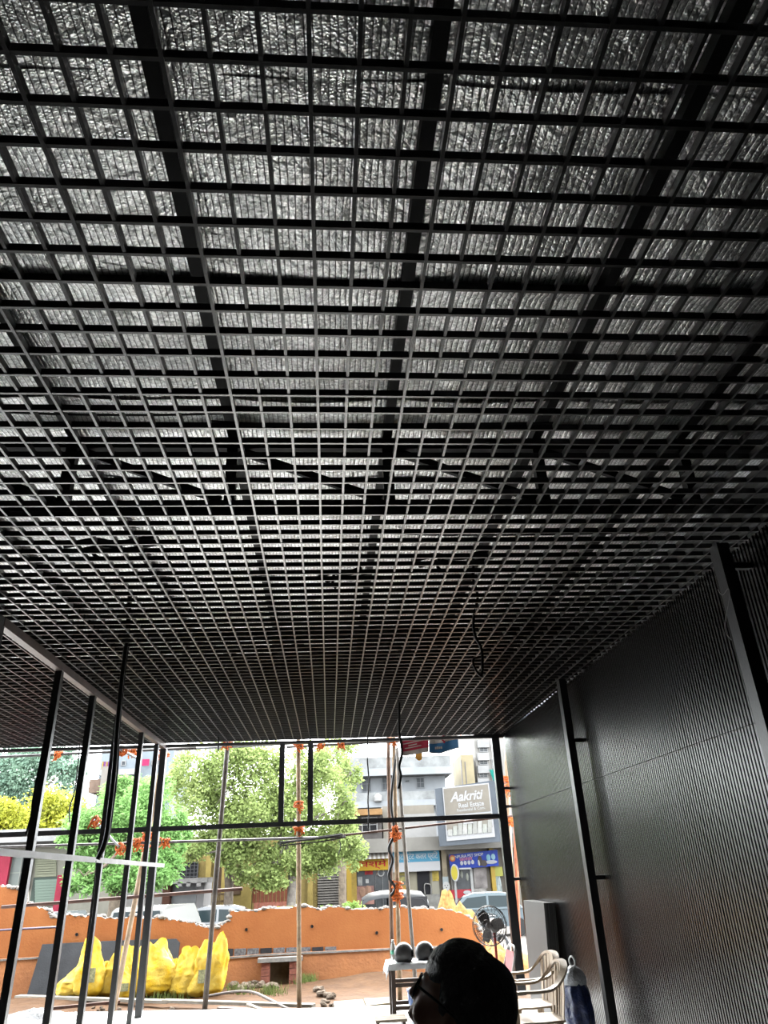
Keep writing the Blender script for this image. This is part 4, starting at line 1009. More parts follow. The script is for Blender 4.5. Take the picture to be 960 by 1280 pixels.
# --- yellow building behind the trees
YEL = mat('yellow_wash', (.62, .47, .17), .85, 0, .2, 1, .2, 8)
t = house('yellow_house', 'yellow washed house with barred window and closed shutter behind the trees', 130, 1052, 436, 38, 8, YEL)
framed(t, 224, 1078, 247, 1100, 37.9, mat('iron_grey', (.18, .18, .19), .6), DARKIN, 4)
for x in (262, 282, 308, 388): 
    a = P(x, 1062, 37.7); MB().bbox(a.x-.12, a.x+.12, 37.7, 38.02, SZ, a.z).build('pilaster', mat('yellow_pilaster', (.66, .5, .16), .8, 0, .15, 2), t)
for k in range(16):
    prect(397, 1084+k*3.3, 432, 1086.9+k*3.3, 37.92, .05).build('shutter_slat', mat('shutter_tan', (.5, .46, .42), .6, .1, .1, 3), t)
prect(433, 1074, 440, 1140, 37.6, .5).build('yellow_pier', mat('yellow_bright', (.75, .5, .08), .7), t)
prect(270, 1078, 300, 1118, 37.95, .03).build('doorway', mat('brown_door', (.25, .16, .1), .7), t)
prect(150, 1082, 215, 1140, 37.9, .06).build('grey_patch', wallmat('grey_wash', (.5, .48, .46)), t)
# fence and gate in front
t = thing('iron_gate', 'tan barred iron gate above the steps before the yellow house', 'gate', (P(276, 1135, 35).x, 35, SZ))
for k in range(12): 
    x = 264+k*2.3; a, b_ = P(x, 1116, 35), P(x, 1138, 35); MB().bbox(a.x-.02, a.x+.02, 35, 35.04, b_.z, a.z).build('bar', mat('gate_tan', (.48, .33, .2), .7), t)
for y in (1117, 1126, 1137): prect(263, y, 291, y+1.4, 35.04, .03).build('rail', mat('gate_tan', (.48, .33, .2)), t)
t = thing('garden_steps', 'grey stone steps going up to the iron gate', 'steps', (P(278, 1150, 33).x, 33, SZ))
for k in range(5):
    a, b_ = P(266, 1158-k*4.2, 33+.35*k), P(293, 1158, 33+.35*k); MB().bbox(a.x, b_.x, 33+.35*k, 35, SZ if k == 0 else a.z-.16, a.z).build('step', wallmat('step_grey', (.4, .38, .34)), t)
a, b_ = P(318, 1108, 35.5), P(368, 1108, 35.5)
t = thing('brick_fence', 'red pierced brick fence with yellow end pier before the yellow house', 'fence', ((a.x+b_.x)/2, 35.5, SZ))
MB().bbox(a.x, b_.x, 35.5, 35.7, SZ, P(330, 1128, 35.5).z).build('base_wall', BR, t)
for k in range(11):
    x = a.x+(b_.x-a.x)*k/10; MB().bbox(x-.07, x+.07, 35.5, 35.7, P(330, 1128, 35.5).z, a.z-.1).build('baluster', mat('fence_red', (.5, .17, .1), .8, 0, .2, 5), t)
MB().bbox(a.x-.1, b_.x+.1, 35.45, 35.75, a.z-.1, a.z).build('coping', mat('fence_red', (.5, .17, .1)), t)
MB().bbox(a.x-.55, a.x-.1, 35.4, 35.8, SZ, P(318, 1102, 35.5).z).build('pier', mat('yellow_pilaster', (.66, .5, .16)), t)
# white kiosk
t = house('white_kiosk', 'small whitewashed kiosk with closed shutter and ragged awning', 210, 1102, 256, 32, 2, wallmat('whitewash', (.68, .66, .66)))
prect(217, 1106, 244, 1136, 31.95, .06).build('shutter', mat('grey_shutter', (.55, .56, .57), .6, .1, .1, 3), t)
prect(205, 1099, 259, 1103, 31.2, 1.4).build('awning', mat('awning_white', (.75, .72, .7), .8, 0, .15, 5), t)
for x in (222, 233, 246): prect(x, 1103, x+5, 1108, 31.2, .02).build('awning_rag', mat('awning_white', (.75, .72, .7)), t)
prect(204, 1106, 211, 1134, 31.6, .4).build('brown_post', mat('post_brown', (.2, .09, .06), .7), t)

# --- shop row on the right
SY = 45
SR = t = house('shop_row', 'stained two storey shop row with parapet above the street shops', 437, 1050, 660, SY, 8, wallmat('stained_plaster', (.5, .45, .38)))
prect(432, 1050, 660, 1058, SY-.9, 1.2).build('ledge', wallmat('ledge_stain', (.46, .44, .4)), t)
prect(437, 1012, 478, 1018, SY+.3, 3).build('tile_roof', mat('tile_orange', (.62, .36, .16), .8, 0, .2, 3), t)
prect(440, 1018, 478, 1050, SY+1, 3).build('recess', mat('recess_grey', (.22, .2, .19), .85, 0, .2, 2), t)
prect(478, 1008, 545, 1050, SY+1.2, 4).build('upper_wall', wallmat('upper_tan', (.55, .5, .42)), t)
prect(505, 1018, 546, 1046, SY+1, .3).build('white_patch', wallmat('patch_white', (.75, .74, .72)), t)
framed(t, 452, 1022, 472, 1040, SY+.9, WHITEP, DARKIN, 1)
for x0, x1, c_ in ((436, 445, (.68, .48, .12)), (487, 492, (.5, .42, .3)), (551, 557, (.5, .42, .3)), (611, 616, (.66, .46, .1)), (629, 640, (.6, .5, .32))):
    a, b_ = P(x0, 1060, SY-.4), P(x1, 1060, SY-.4); MB().bbox(a.x, b_.x, SY-.4, SY+.02, SZ, a.z).build('pier', mat('pier%d' % x0, c_, .8, 0, .2, 2), t)
# optician
a, b_ = P(446, 1087, SY-.2), P(487, 1140, SY-.2)
s = MB().bbox(a.x, b_.x, SY-.22, SY-.02, SZ, a.z).build('shop_glazing', mat('shop_glass', (.12, .13, .14), .2, 0, .3, 2), SR); s['label'] = 'dark glazed optician front'
for x0, y0, x1, y1, c_ in ((446, 1108, 468, 1130, (.62, .33, .28)), (447, 1096, 453, 1107, (.6, .6, .58)), (456, 1088, 466, 1093, (.6, .05, .06)), (457, 1099, 461, 1104, (.7, .7, .68)), (470, 1089, 473, 1094, (.4, .3, .28))):
    prect(x0, y0, x1, y1, SY-.26, .03).build('poster', mat('poster_%d' % (x0*7+y0), c_, .6, 0, .35, 3), s)
for x, y, r_ in ((453, 1115, .16), (460, 1113, .16)): MB().ell(P(x, y, SY-.28), (r_*1.1, .02, r_*1.5), 12, 8).build('poster_face', mat('face_tan', (.6, .36, .25), .7, 0, .2, 6), s)
MB().ring(P(476, 1091, SY-.28), .17, .035, (0, 1, 0), 18, 6).build('round_logo', WHITEP, s)
for x in (469, 478): prect(x, 1088, x+1.2, 1136, SY-.27, .05).build('door_frame', mat('alu', (.5, .5, .5), .4, .5), s)
s = MB()
a, b_ = P(444.5, 1073, SY-.5), P(488, 1087, SY-.5)
s = thing('optician_sign', 'yellow shop sign with red Hindi lettering', 'sign', ((a.x+b_.x)/2, SY-.5, b_.z))
MB().bbox(a.x, b_.x, SY-.5, SY-.42, b_.z, a.z).build('board', mat('sign_yellow', (.85, .52, .03), .5), s)
RED = mat('sign_red', (.7, .02, .03), .5)
text('lettering', '\u091a\u0936\u094d\u092e\u0947', RED, s, ((a.x+b_.x)/2, SY-.5, (a.z+b_.z)/2), (a.z-b_.z)*.8, (b_.x-a.x)*.8, bold=.015)
a, b_ = P(444.5, 1060, SY-.5), P(488, 1073, SY-.5)
s = thing('striped_awning', 'sloping white and brown striped awning above the yellow sign', 'awning', ((a.x+b_.x)/2, SY-.5, b_.z))
for k in range(16):
    x0 = a.x+(b_.x-a.x)*k/16; x1 = a.x+(b_.x-a.x)*(k+1)/16
    MB().prism([(x0, SY-.9, b_.z), (x1, SY-.9, b_.z), (x1, SY-.1, a.z), (x0, SY-.1, a.z)], (0, .01, .03)).build('stripe', (mat('awn_white', (.72, .7, .66), .7), mat('awn_brown', (.36, .32, .26), .7))[k % 2], s)
# photocopy shop
a, b_ = P(490.5, 1065, SY-.5), P(550.5, 1088, SY-.5); zm = P(520, 1077.5, SY-.5).z
s = thing('photocopy_sign', 'sky blue and white shop sign with white Hindi lettering', 'sign', ((a.x+b_.x)/2, SY-.5, b_.z))
MB().bbox(a.x, b_.x, SY-.5, SY-.42, zm, a.z).build('blue_board', mat('sign_sky', (.12, .45, .68), .5), s)
MB().bbox(a.x, b_.x, SY-.5, SY-.42, b_.z, zm).build('white_board', mat('sign_white', (.8, .8, .82), .5), s)
text('lettering', '\u092b\u094b\u091f\u094b\u0938\u094d\u091f\u0947\u091f \u0915\u0932\u0930 \u092a\u094d\u0930\u093f\u0902\u091f', mat('sign_white', (.8, .8, .82)), s, ((a.x+b_.x)/2, SY-.5, (a.z+zm)/2), (a.z-zm)*.85, (b_.x-a.x)*.93, bold=.01)
a, b_ = P(492, 1088, SY-.2), P(551, 1140, SY-.2)
s = MB().bbox(a.x, b_.x, SY-.15, SY-.02, SZ, a.z).build('shop_facade', wallmat('shop_tan', (.52, .48, .36)), SR); s['label'] = 'tan photocopy shop front'
prect(521, 1088, 538.5, 1119, SY-.2, .06).build('doorway', DARKIN, s)
prect(538.5, 1088, 550, 1119, SY-.22, .06).build('door_leaf', mat('door_pale', (.55, .52, .42), .6), s)
prect(521, 1119, 551, 1140, SY-.5, .3).build('counter', mat('counter_grey', (.4, .39, .36), .7, 0, .2, 4), s)
for x0, y0, x1, y1, c_ in ((499, 1089, 511, 1094, (.62, .52, .15)), (499, 1096, 511, 1101, (.55, .5, .2)), (499, 1102, 511, 1106, (.3, .3, .25)), (499, 1107, 512, 1113, (.7, .4, .08)), (540, 1089, 549, 1101, (.66, .5, .1))):
    prect(x0, y0, x1, y1, SY-.25, .02).build('notice', mat('notice_%d' % (x0+y0), c_, .6, 0, .3, 5), s)
b = MB(); q = P(533, 1110, SY-.3); b.tube(smooth_path([q+Vector((-.1, 0, -.3)), q+Vector((-.1, 0, .15)), q+Vector((.1, 0, .2)), q+Vector((.25, 0, .1)), q+Vector((.25, 0, -.3))]), .03, 6); b.build('counter_chair', mat('pale_metal', (.5, .48, .46), .4), s)
# pier poster with white dog: flat print on a board
a, b_ = P(553, 1096, SY-.45), P(563, 1136, SY-.45)
s = thing('dog_poster', 'pale blue poster with white dog face on the pier', 'poster', ((a.x+b_.x)/2, SY-.45, b_.z))
MB().bbox(a.x, b_.x, SY-.45, SY-.42, b_.z, a.z).build('sheet', mat('poster_ice', (.6, .68, .7), .6, 0, .1, 3), s)
q = P(558, 1108, SY-.47); MB().ell(q, (.2, .015, .24), 14, 9).build('dog_face', mat('dog_white', (.8, .8, .78), .7), s)
for dx, dz in ((-.08, .05), (.08, .05), (0, -.06)): MB().ell(q+Vector((dx, -.016, dz)), (.03, .01, .03), 8, 6).build('dog_feature', CABLE, s)
# pet shop
px4 = [(561, 1068.5), (621.5, 1062), (623.5, 1082), (563, 1087.5)]
q = [P(x, y, SY-.6) for x, y in px4]; ctr = (q[0]+q[1]+q[2]+q[3])/4
s = thing('pet_shop_banner', 'tilted royal blue pet shop banner with animals and white lettering', 'sign', (ctr.x, SY-.6, q[3].z))
MB().prism(q, (0, .05, 0)).build('banner', mat('sign_royal', (.03, .08, .55), .5, 0, .35, .5), s)
rot = math.atan2((q[1]-q[0]).z, (q[1]-q[0]).x)
SW = mat('sign_white', (.8, .8, .82))
text('lettering', 'JANPURA PET SHOP', SW, s, P(584, 1070.2, SY-.6), .2, 1.85, rot=rot, bold=.02)
text('lettering', '\u091c\u093e\u0928\u0935\u0930', mat('sign_pink', (.8, .25, .35), .5), s, P(582.5, 1074, SY-.6), .16, .75, rot=rot, bold=.02)
MB().ell(P(565.5, 1073, SY-.61), (.17, .015, .17), 14, 8).build('emblem', mat('emblem_red', (.75, .2, .08), .5), s)
MB().ell(P(565.5, 1073, SY-.63), (.1, .01, .1), 12, 8).build('emblem_core', mat('emblem_yellow', (.85, .6, .25), .5), s)
for k in range(4): MB().ell(P(577+k*4.6, 1079-k*.45, SY-.61), (.09, .012, .11), 10, 7).build('round_icon', mat('icon_pale', (.7, .72, .8), .5), s)
for x, y, rx, rz_, c_ in ((600, 1076, .13, .26, (.1, .08, .07)), (599, 1077.5, .08, .2, (.7, .68, .65)), (605, 1079, .2, .16, (.12, .1, .1)), (610.5, 1072, .12, .18, (.3, .6, .75)), (616.5, 1071, .12, .16, (.4, .65, .78)), (614, 1077.5, .35, .1, (.6, .62, .7))):
    MB().ell(P(x, y, SY-.61), (rx, .012, rz_), 12, 8).build('animal_print', mat('print_%d' % int(x*3+y), c_, .6), s)
prect(574, 1085, 589, 1086.3, SY-.62, .01).build('small_print', SW, s)
a, b_ = P(563, 1086, SY-.2), P(611, 1140, SY-.2)
s = MB().bbox(a.x, b_.x, SY-.15, SY-.02, SZ, a.z).build('shop_facade', wallmat('shop_grey', (.5, .48, .45)), SR); s['label'] = 'grey pet shop front'
prect(570, 1087, 589.5, 1112, SY-.2, .05).build('show_window', mat('shop_glass', (.12, .13, .14)), s)
for x, y in ((577, 1093), (584, 1096)): MB().ell(P(x, y, SY-.22), (.08, .03, .2), 10, 7).build('hanging_goods', mat('goods_pale', (.5, .52, .45), .6), s)
prect(591.5, 1085, 610, 1110, SY-.22, .05).build('picture', mat('pic_grey', (.42, .38, .37), .5, 0, .5, 1.2), s)
prect(591.5, 1111, 610, 1132, SY-.22, .05).build('picture', mat('pic_grey2', (.55, .52, .49), .5, 0, .4, 2), s)
prect(563, 1112.5, 590, 1122, SY-.24, .05).build('red_panel', mat('panel_red', (.72, .06, .08), .5), s)
MB().ell(P(584, 1115.5, SY-.26), (.22, .012, .1), 12, 7).build('panel_mark', SW, s)
for x in (569, 590.2): prect(x, 1086, x+1.2, 1138, SY-.26, .06).build('door_frame', WHITEP, s)
q = P(568.5, 1091, SY-.75); s = thing('oval_sign', 'yellow and white oval blade sign before the pet shop', 'sign', q)
MB().lathe([(.42, -.03), (.44, 0), (.42, .03)], q, 24, Matrix.Rotation(math.pi/2, 3, 'X') @ Matrix.Diagonal((.55, 1, 1))).build('white_disc', SW, s, smooth=False)
MB().lathe([(.36, -.045), (.36, .045)], q+Vector((-.03, 0, 0)), 24, Matrix.Rotation(math.pi/2, 3, 'X') @ Matrix.Diagonal((.5, 1, 1))).build('yellow_disc', mat('sign_lemon', (.8, .68, .08), .5), s)
MB().tube([q+Vector((0, .05, .2)), q+Vector((0, .6, .2))], .03, 6).build('arm', PIPE, s)
a, b_ = P(616, 1086, SY-.3), P(629, 1138, SY-.3)
s = thing('figure_poster', 'tall pale teal poster with standing figures beside the pet shop', 'poster', ((a.x+b_.x)/2, SY-.3, b_.z))
MB().bbox(a.x, b_.x, SY-.3, SY-.25, b_.z, a.z).build('sheet', mat('poster_teal', (.5, .62, .58), .6, 0, .35, 1.5), s)
prect(616, 1084, 629, 1095, SY-.33, .02).build('poster_head', mat('poster_lime', (.62, .62, .15), .6), s)
for x in (619, 625): MB().ell(P(x, 1113, SY-.32), (.13, .012, .75), 12, 9).build('printed_figure', mat('fig_%d' % x, (.62, .7, .68), .6, 0, .5, 4), s)

# --- billboard
q = [P(x, y, 43) for x, y in ((543.5, 986), (619, 975), (626.5, 1052), (550, 1058))]
s = thing('billboard', 'large grey billboard reading Aakriti Real Estate above the pet shop', 'billboard', ((q[2].x+q[3].x)/2, 43, q[3].z))
MB().prism(q, (0, .25, 0)).build('frame', mat('frame_slate', (.2, .23, .27), .6, 0, .15, 1), s)
q2 = [P(x, y, 42.95) for x, y in ((553, 984.5), (611, 978.5), (619, 1046), (558.5, 1051.5))]
MB().prism(q2, (0, .04, 0)).build('white_border', SW, s)
q3 = [P(x, y, 42.93) for x, y in ((554.5, 986), (609.8, 980.2), (613.5, 1014), (557, 1019))]
TAU = mat('board_taupe', (.42, .38, .32), .6, 0, .12, 1)
MB().prism(q3, (0, .02, 0)).build('upper_print', TAU, s)
q4 = [P(x, y, 42.93) for x, y in ((557.4, 1021), (613.8, 1016), (615.6, 1034), (558.8, 1038))]
MB().prism(q4, (0, .02, 0)).build('lower_print', TAU, s)
rot = math.atan2((q3[1]-q3[0]).z, (q3[1]-q3[0]).x)
text('lettering', 'Aakriti', SW, s, P(583, 994.5, 42.92), .52, 1.95, shear=.35, rot=rot, bold=.025)
text('lettering', 'Real Estate', SW, s, P(589, 1005.4, 42.92), .25, 1.45, rot=rot, bold=.02)
text('lettering', 'Residential & Com.', SW, s, P(589, 1011.2, 42.92), .15, 1.6, rot=rot, bold=.01)
rg = random.Random(4)
for k in range(9):
    x = 560+k*6.2; h_ = (8, 12, 15, 17, 20, 18, 16, 12, 17)[k]
    qq = [P(x, 1045-k*.55, 42.9), P(x+5.4, 1044.5-k*.55, 42.9), P(x+5.2, 1044.5-h_-k*.4, 42.9), P(x+.2, 1045-h_-k*.4, 42.9)]
    MB().prism(qq, (0, .02, 0)).build('printed_house', mat('print_house%d' % (k % 3), ((.72, .72, .68), (.66, .68, .62), (.6, .6, .56))[k % 3], .6, 0, .15, 4), s)
MB().prism([P(x, y, 42.88) for x, y in ((579, 1030), (581, 1024.5), (586, 1023), (590, 1025), (592, 1029))], (0, .02, 0)).build('printed_dome', SW, s)
for x in (556, 616):
    a = P(x, 1046, 43.2); MB().bbox(a.x-.06, a.x+.06, 43.2, 46.25, a.z-.06, a.z+.06).build('support_arm', PIPE, s)

# --- white apartment block behind
AW = mat('apartment_white', (.68, .72, .76), .85, 0, .1, .5); AST = mat('apartment_stain', (.56, .58, .58), .9, 0, .3, .8)
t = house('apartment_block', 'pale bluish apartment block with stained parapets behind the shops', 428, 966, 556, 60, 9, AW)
prect(426, 948, 564, 962, 58.9, 11).build('roof_parapet', AST, t)
prect(423, 962, 566, 966.5, 58.4, 12).build('roof_slab', AW, t)
prect(428, 992, 556, 1003, 59, 1.1).build('balcony_parapet', AST, t)
prect(426, 1003, 558, 1006, 58.8, 1.4).build('balcony_slab', AW, t)
for x0, y0, x1, y1 in ((452, 970, 464, 990), (477, 970, 486, 988), (520, 972, 531, 985), (437, 976, 444, 980), (506, 975, 512, 978), (507, 1008, 516, 1018), (520, 1008, 532, 1022), (440, 1010, 455, 1025)):
    framed(t, x0, y0, x1, y1, 59.95, wallmat('win_frame', (.55, .58, .6)), mat('win_grey', (.16, .18, .2), .4), 1 if x1-x0 > 8 else 0)
q = P(472, 1003, 59.2); s = thing('water_tank', 'small white water tank on the balcony of the apartment block', 'tank', q)
MB().lathe([(.3, 0), (.33, .1), (.3, .2), (.33, .3), (.3, .42), (.15, .56), (.1, .6)], q+Vector((0, -.6, 0)), 18).build('drum', WHITEP, s, smooth=True)
# --- tall building on the right
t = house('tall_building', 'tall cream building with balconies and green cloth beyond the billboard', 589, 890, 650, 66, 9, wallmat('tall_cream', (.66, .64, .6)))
prect(576, 944, 596, 1000, 65, 5).build('side_wing', wallmat('wing_yellow', (.72, .62, .4)), t)
for k in range(2): prect(576.5+k*5, 950+k*2, 579+k*5, 990, 64.95, .1).build('dark_strip', mat('strip_grey', (.35, .34, .38), .6), t)
for k in range(6):
    y = 925+k*16; prect(597, y, 612, y+9, 65.6, .4).build('balcony', wallmat('balc_white', (.7, .7, .7)), t); framed(t, 599, y+9.5, 610, y+15, 65.9, WHITEP, mat('win_grey', (.16, .18, .2)), 1)
for k in range(4): framed(t, 614, 930+k*18, 622, 942+k*18, 65.9, WHITEP, mat('win_grey', (.16, .18, .2)), 1)
a = P(612, 962, 65.4); b_ = P(620, 984, 65.4)
vs = []
for i in range(9):
    for j in range(7):
        x = a.x+(b_.x-a.x)*j/6; z = a.z+(b_.z-a.z)*i/8; vs.append((x+.05*i, 65.5+.08*math.sin(j*2.1), z))
tag(MB().add(vs, [(i*7+j, i*7+j+1, (i+1)*7+j+1, (i+1)*7+j) for i in range(8) for j in range(6)]).build('green_cloth', mat('cloth_green', (.05, .62, .5), .8), org=(a.x, 65.5, b_.z), smooth=True), 'bright green cloth hanging on the tall building', 'cloth')
# --- building far left with laundry
t = house('blue_apartment', 'pale blue apartment house with railing far behind the feathery tree', 128, 935, 218, 62, 8, mat('pale_blue_wall', (.55, .63, .7), .85, 0, .1, .6))
prect(124, 962, 170, 968, 61.2, .8).build('balcony_slab', WHITEP, t)
for k in range(8): prect(128+k*1.7, 952, 128.8+k*1.7, 962, 61.3, .06).build('railing_bar', mat('rail_%d' % (k % 3), ((.75, .5, .1), (.4, .12, .45), (.6, .3, .5))[k % 3], .6), t)
prect(152, 970, 166, 976, 61.9, .1).build('blue_awning', mat('awning_blue', (.06, .28, .7), .6), t)
framed(t, 152, 951, 157, 957, 61.95, WHITEP, mat('win_grey', (.16, .18, .2)), 0)
framed(t, 190, 950, 199, 956, 61.95, WHITEP, mat('win_grey', (.16, .18, .2)), 0)
prect(112, 974, 140, 990, 58, 3).build('brick_annex', mat('annex_brick', (.5, .36, .28), .9, 0, .2, 2), t)
prect(128, 958, 131, 990, 57.8, .2).build('stack_pipe', wallmat('pipe_pale', (.6, .55, .5)), t)
a = P(178, 949, 61.5); b_ = P(186, 957, 61.5)
tag(MB().bbox(a.x, b_.x, 61.5, 61.54, b_.z, a.z).build('pink_cloth', mat('cloth_pink', (.8, .06, .22), .7, 0, .1, 4), org=(a.x, 61.5, b_.z)), 'bright pink cloth hung on the pale blue apartment house', 'cloth')

ALB = .22
# --- hanging banner at the ceiling edge
YBn = 12.0
def flag(pixt, pixb, nx=14):
    "strip between two pixel polylines, gently waving"
    out = []
    for k in range(nx+1):
        f = k/nx
        def ip(pl):
            d = f*(len(pl)-1); i = min(int(d), len(pl)-2); u_ = d-i
            return pl[i][0]+(pl[i+1][0]-pl[i][0])*u_, pl[i][1]+(pl[i+1][1]-pl[i][1])*u_
        a, b_ = P(*ip(pixt), YBn), P(*ip(pixb), YBn); wv = .03*math.sin(f*7)
        out.append((a+Vector((0, wv, 0)), b_+Vector((0, wv-.01, 0))))
    return out
def strip(rows, f0, f1, dy=0):
    vs = []
    for a, b_ in rows: vs += [a.lerp(b_, f0)+Vector((0, dy, 0)), a.lerp(b_, f1)+Vector((0, dy, 0))]
    k = len(rows)
    vs += [Vector(q)+Vector((0, .004, 0)) for q in vs]
    return MB().add(vs, [(2*i, 2*i+1, 2*i+3, 2*i+2) for i in range(k-1)]+[(2*k+2*i, 2*k+2*i+2, 2*k+2*i+3, 2*k+2*i+1) for i in range(k-1)])
rowsA = flag([(499, 925), (517, 921), (536, 918)], [(502, 945), (520, 943), (536, 940)])
rowsB = flag([(536, 918), (555, 914), (571.5, 911)], [(536, 941), (550, 942.5), (573.5, 935)])
t = thing('hanging_banner', 'crumpled red, white and blue advertising banner hung at the ceiling edge', 'banner', P(536, 941, YBn))
BW = mat('banner_cloth', (.62, .55, .5), .8, 0, .1, 5)
strip(rowsA, 0, 1).build('left_cloth', BW, t, smooth=True); strip(rowsB, 0, 1).build('right_cloth', BW, t, smooth=True)
strip(rowsA, .12, .74, -.008).build('red_field', mat('banner_red', (.5, .02, .06), .7), t, smooth=True)
strip(rowsB, .52, .95, -.008).build('blue_field', mat('banner_blue', (.03, .14, .3), .7), t, smooth=True)
for k, (f0, x0, x1) in enumerate(((.27, .12, .8), (.42, .3, .62), (.55, .2, .72))):
    rr = rowsA[int(x0*14):int(x1*14)+1]; strip(rr, f0, f0+.05, -.014).build('print_line', BW, t, smooth=True)
for k in range(4):
    c = rowsB[4+k][0].lerp(rowsB[4+k][1], .74); MB().box(c+Vector((0, -.02, 0)), (.025, .004, .035)).build('print_mark', BW, t)
b = MB()
for k in range(4): b.ell(rowsB[7][0].lerp(rowsB[7][1], .22+.09*k)+Vector((.03*(k % 2), -.02, 0)), (.02, .004, .02), 6, 5)
b.build('print_emblem', mat('banner_red', (.5, .02, .06)), t)
q = P(524, 947, YBn+.02); (MB().prism([P(x, y, YBn+.05) for x, y in ((519, 938), (528, 938), (527.5, 949), (524, 951), (519.5, 948))], (0, .006, 0)).build('orange_pennant', mat('pennant_orange', (.85, .42, .08), .8, 0, .1, 8), t))
for q in (rowsA[0][0], rowsA[-1][0], rowsB[-1][0]): MB().tube([q+Vector((0, -.005, -.03)), Vector((q.x, YFr+.02, ZC-.03))], .004, 5).build('string', ROPE, t)
# (the pennant hangs on the banner)

ALB = .22
# ================================================================== TREES
def leafmat(n, c, c2):
    if n in MATS: return MATS[n]
    c, c2 = tuple(v*1.75 for v in c), tuple(v*1.2+u*.55 for v, u in zip(c2, c))
    M_ = mat(n, c, .6, 0, 0, 1.1, col2=c2); nt = M_.node_tree; b = nt.nodes['Principled BSDF']
    tr = nt.nodes.new('ShaderNodeBsdfTranslucent'); mx = nt.nodes.new('ShaderNodeMixShader'); mx.inputs[0].default_value = .45
    src = b.inputs['Base Color'].links[0].from_socket; nt.links.new(src, tr.inputs['Color'])
    out = nt.nodes['Material Output']; nt.links.new(b.outputs[0], mx.inputs[1]); nt.links.new(tr.outputs[0], mx.inputs[2]); nt.links.new(mx.outputs[0], out.inputs['Surface'])
    return M_
def tree(label, Y, clumps, trunk, lm, n, ls, group=None, feather=False, seed=1, name='tree', bark=(.3, .24, .18), cat='tree'):
    "clumps: (px, py, radius x px, radius y px) seen blobs of the crown; trunk: list of (px, py)"
    rg = random.Random(seed); k_ = Y*.00112
    base = P(trunk[0][0], trunk[0][1], Y); t = thing(name, label, cat, (base.x, Y, SZ), group)
    bk = mat('bark_%d' % seed, bark, .9, 0, .3, 5, .4, 12)
    pts = [Vector((base.x, Y, SZ))]+[P(x, y, Y) for x, y in trunk]
    r0 = .2
    MB().tube(smooth_path(pts, 4), [r0*(1-.6*i/(len(pts)*4)) for i in range((len(pts)-1)*4+1)], 9).build('trunk', bk, t, smooth=True)
    b = MB(); bb = MB(); tot = sum(c[2]*c[3] for c in clumps)
    for (x, y, rx, ry) in clumps:
        c = P(x, y, Y+rg.uniform(-.8, .8)); R_ = Vector((rx*k_, min(rx, ry)*k_, ry*k_))
        s0 = pts[-1].lerp(pts[-2], rg.random()*.5)
        bb.tube(smooth_path([s0, s0.lerp(c, .5)+Vector((0, 0, -.2*rg.random())), c], 4), [.07, .065, .06, .055, .05, .045, .035, .025, .015], 6)
        for s_ in range(5):
            e = c+Vector((rg.uniform(-1, 1)*R_.x, rg.uniform(-1, 1)*R_.y, rg.uniform(-.8, .9)*R_.z))*.8-Vector((0, 0, 0))
            e = c+(e-c)*.8; bb.tube([c, c.lerp(e, .6)+Vector((0, 0, .1)), e], [.025, .016, .007], 5)
        m_ = int(n*(rx*ry)/tot)
        subs = [(Vector((rg.gauss(0, .5), rg.gauss(0, .5), rg.gauss(0, .5)))) for _ in range(max(6, int(rx*.7)))]
        for i in range(m_):
            sc_ = rg.choice(subs); d = sc_+Vector((rg.gauss(0, .2), rg.gauss(0, .2), rg.gauss(0, .2)))
            if d.length > 1.15: d *= 1.15/d.length*rg.uniform(.8, 1)
            p = c+Vector((d.x*R_.x, d.y*R_.y, d.z*R_.z))
            l = ls*rg.uniform(.6, 1.3)
            u_ = Vector((rg.gauss(0, 1), rg.gauss(0, 1), rg.gauss(-.35, .6))).normalized(); v_ = u_.orthogonal().normalized()
            v_ = (Matrix.Rotation(rg.uniform(0, 6.28), 3, u_) @ v_)
            wd = l*(.16 if feather else .3)
            b.add([p, p+u_*l*.5+v_*wd, p+u_*l, p+u_*l*.5-v_*wd], [(0, 1, 2, 3)])
    bb.build('branches', bk, t, smooth=True)
    o = b.build('foliage', lm, t); o['kind'] = 'stuff'
    return t
tree('big leafy tree with small pale green leaves before the yellow house', 31, [(290, 985, 45, 42), (250, 1010, 36, 40), (330, 1020, 50, 45), (370, 985, 38, 40), (395, 1040, 38, 36), (300, 1055, 40, 24), (345, 1080, 34, 22), (400, 1070, 34, 24), (425, 1010, 22, 42), (260, 960, 38, 30), (310, 945, 42, 28), (395, 955, 26, 25), (440, 1050, 16, 28), (335, 1098, 24, 14), (265, 1050, 30, 22), (415, 950, 22, 20), (240, 1070, 22, 12), (300, 1092, 14, 10)],
     [(364, 1128), (365, 1100), (362, 1070), (350, 1030)], leafmat('leaf_pale', (.4, .5, .17), (.2, .3, .08)), 60000, .135, seed=21, bark=(.36, .32, .28), group=None)
tree('slim grey-trunked tree with two stems before the yellow house doorway', 31.6, [(285, 1062, 22, 14), (300, 1045, 25, 16), (275, 1040, 20, 16)], [(286, 1112), (285, 1085), (290, 1065)], leafmat('leaf_pale', (.4, .5, .17), (.2, .3, .08)), 5500, .14, seed=22, bark=(.33, .27, .22))
tree('feathery bright green tree behind the partition studs', 24.3, [(150, 1015, 42, 32), (190, 1010, 34, 34), (115, 1040, 34, 26), (165, 1055, 46, 28), (205, 1050, 26, 32), (130, 1075, 34, 22), (180, 1085, 34, 22), (105, 1095, 20, 16), (150, 1100, 22, 14), (212, 1085, 18, 16), (160, 990, 30, 16)],
     [(143, 1136), (148, 1112), (156, 1085), (160, 1050)], leafmat('leaf_bright', (.3, .55, .17), (.16, .36, .09)), 50000, .15, feather=True, seed=23)
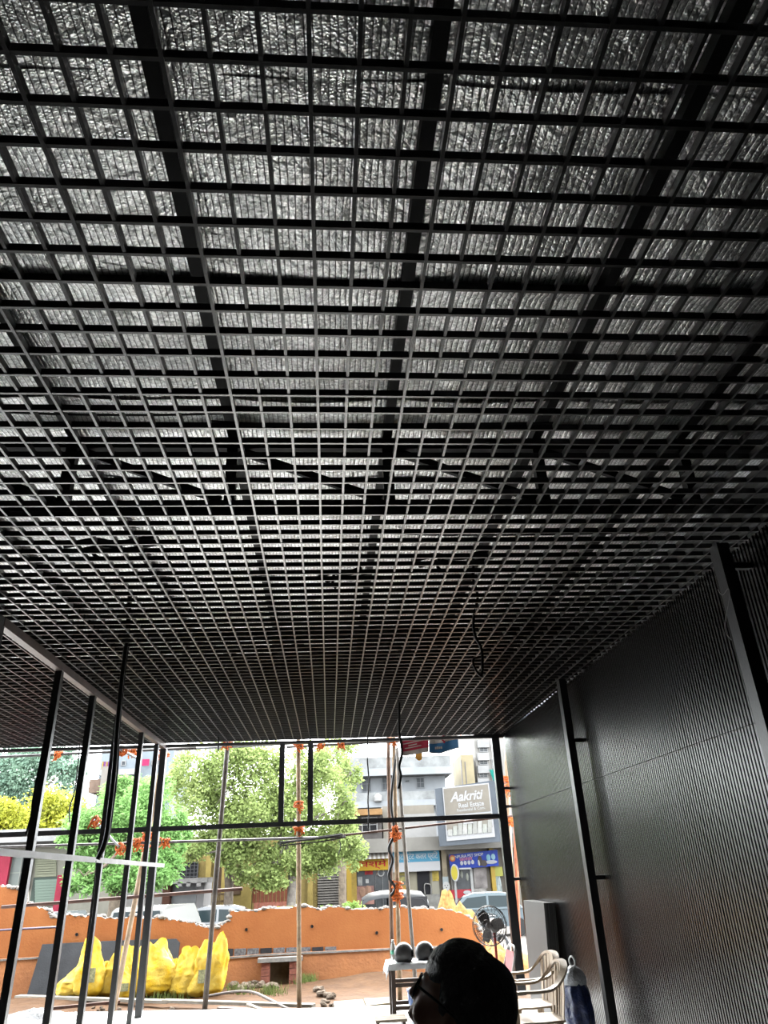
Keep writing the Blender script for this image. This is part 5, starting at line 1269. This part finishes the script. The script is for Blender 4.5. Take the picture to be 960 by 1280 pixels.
tree('yellow-green flowering bush tree above the pink-pillared shop', 40, [(20, 1022, 34, 24), (62, 1012, 36, 26), (90, 1020, 22, 20), (-10, 1035, 26, 16), (45, 1035, 40, 14), (100, 1035, 18, 14)], [(45, 1090), (48, 1060), (50, 1030)], leafmat('leaf_yellow', (.58, .58, .06), (.35, .44, .08)), 20000, .17, seed=24)
tree('tall blue-green tree far behind the yellow-green bush', 50, [(15, 960, 30, 26), (45, 975, 34, 26), (80, 962, 22, 22), (10, 995, 34, 20), (-20, 975, 24, 30), (60, 945, 24, 16), (30, 938, 24, 14), (88, 985, 14, 12)], [(35, 1090), (38, 1020), (40, 980)], leafmat('leaf_blue', (.28, .42, .3), (.14, .26, .2)), 18000, .22, seed=25)
tree('thin sparse tree with light leaves beside the apartment block', 37, [(420, 940, 22, 18), (440, 965, 16, 22), (405, 970, 20, 22), (436, 935, 14, 12)], [(428, 1100), (430, 1040), (425, 990), (428, 960)], leafmat('leaf_pale', (.4, .5, .17), (.2, .3, .08)), 3500, .15, seed=26)
for i, (px, Y, lab) in enumerate(((410, 30.5, 'low green shrub growing behind the orange wall beside the yellow taxi'), (440, 33.5, 'small green shrub behind the orange wall before the yellow pier'))):
    c = P(px, 1132, Y); t = thing('shrub', lab, 'shrub', (c.x, Y, SZ)); b = MB(); rg = random.Random(i)
    for k in range(900):
        d = Vector((rg.gauss(0, .3), rg.gauss(0, .3), 0)); z = rg.uniform(.1, 1.25)
        p = Vector((c.x, Y, SZ))+d*(1-.4*z)+Vector((0, 0, z)); u_ = Vector((rg.gauss(0, 1), rg.gauss(0, 1), rg.gauss(.3, .6))).normalized()*.14; v_ = u_.orthogonal()*.3
        b.add([p, p+u_*.5+v_, p+u_, p+u_*.5-v_], [(0, 1, 2, 3)])
    o = b.build('foliage', leafmat('leaf_shrub', (.35, .5, .12), (.18, .32, .06)) if 'leaf_shrub' not in MATS else MATS['leaf_shrub'], t); o['kind'] = 'stuff'
    MB().tube([(c.x, Y, SZ), (c.x, Y, SZ+.9)], [.05, .02], 6).build('stem', BAMBOO, t)

for o in bpy.data.objects:
    if '_o' in o: del o['_o']
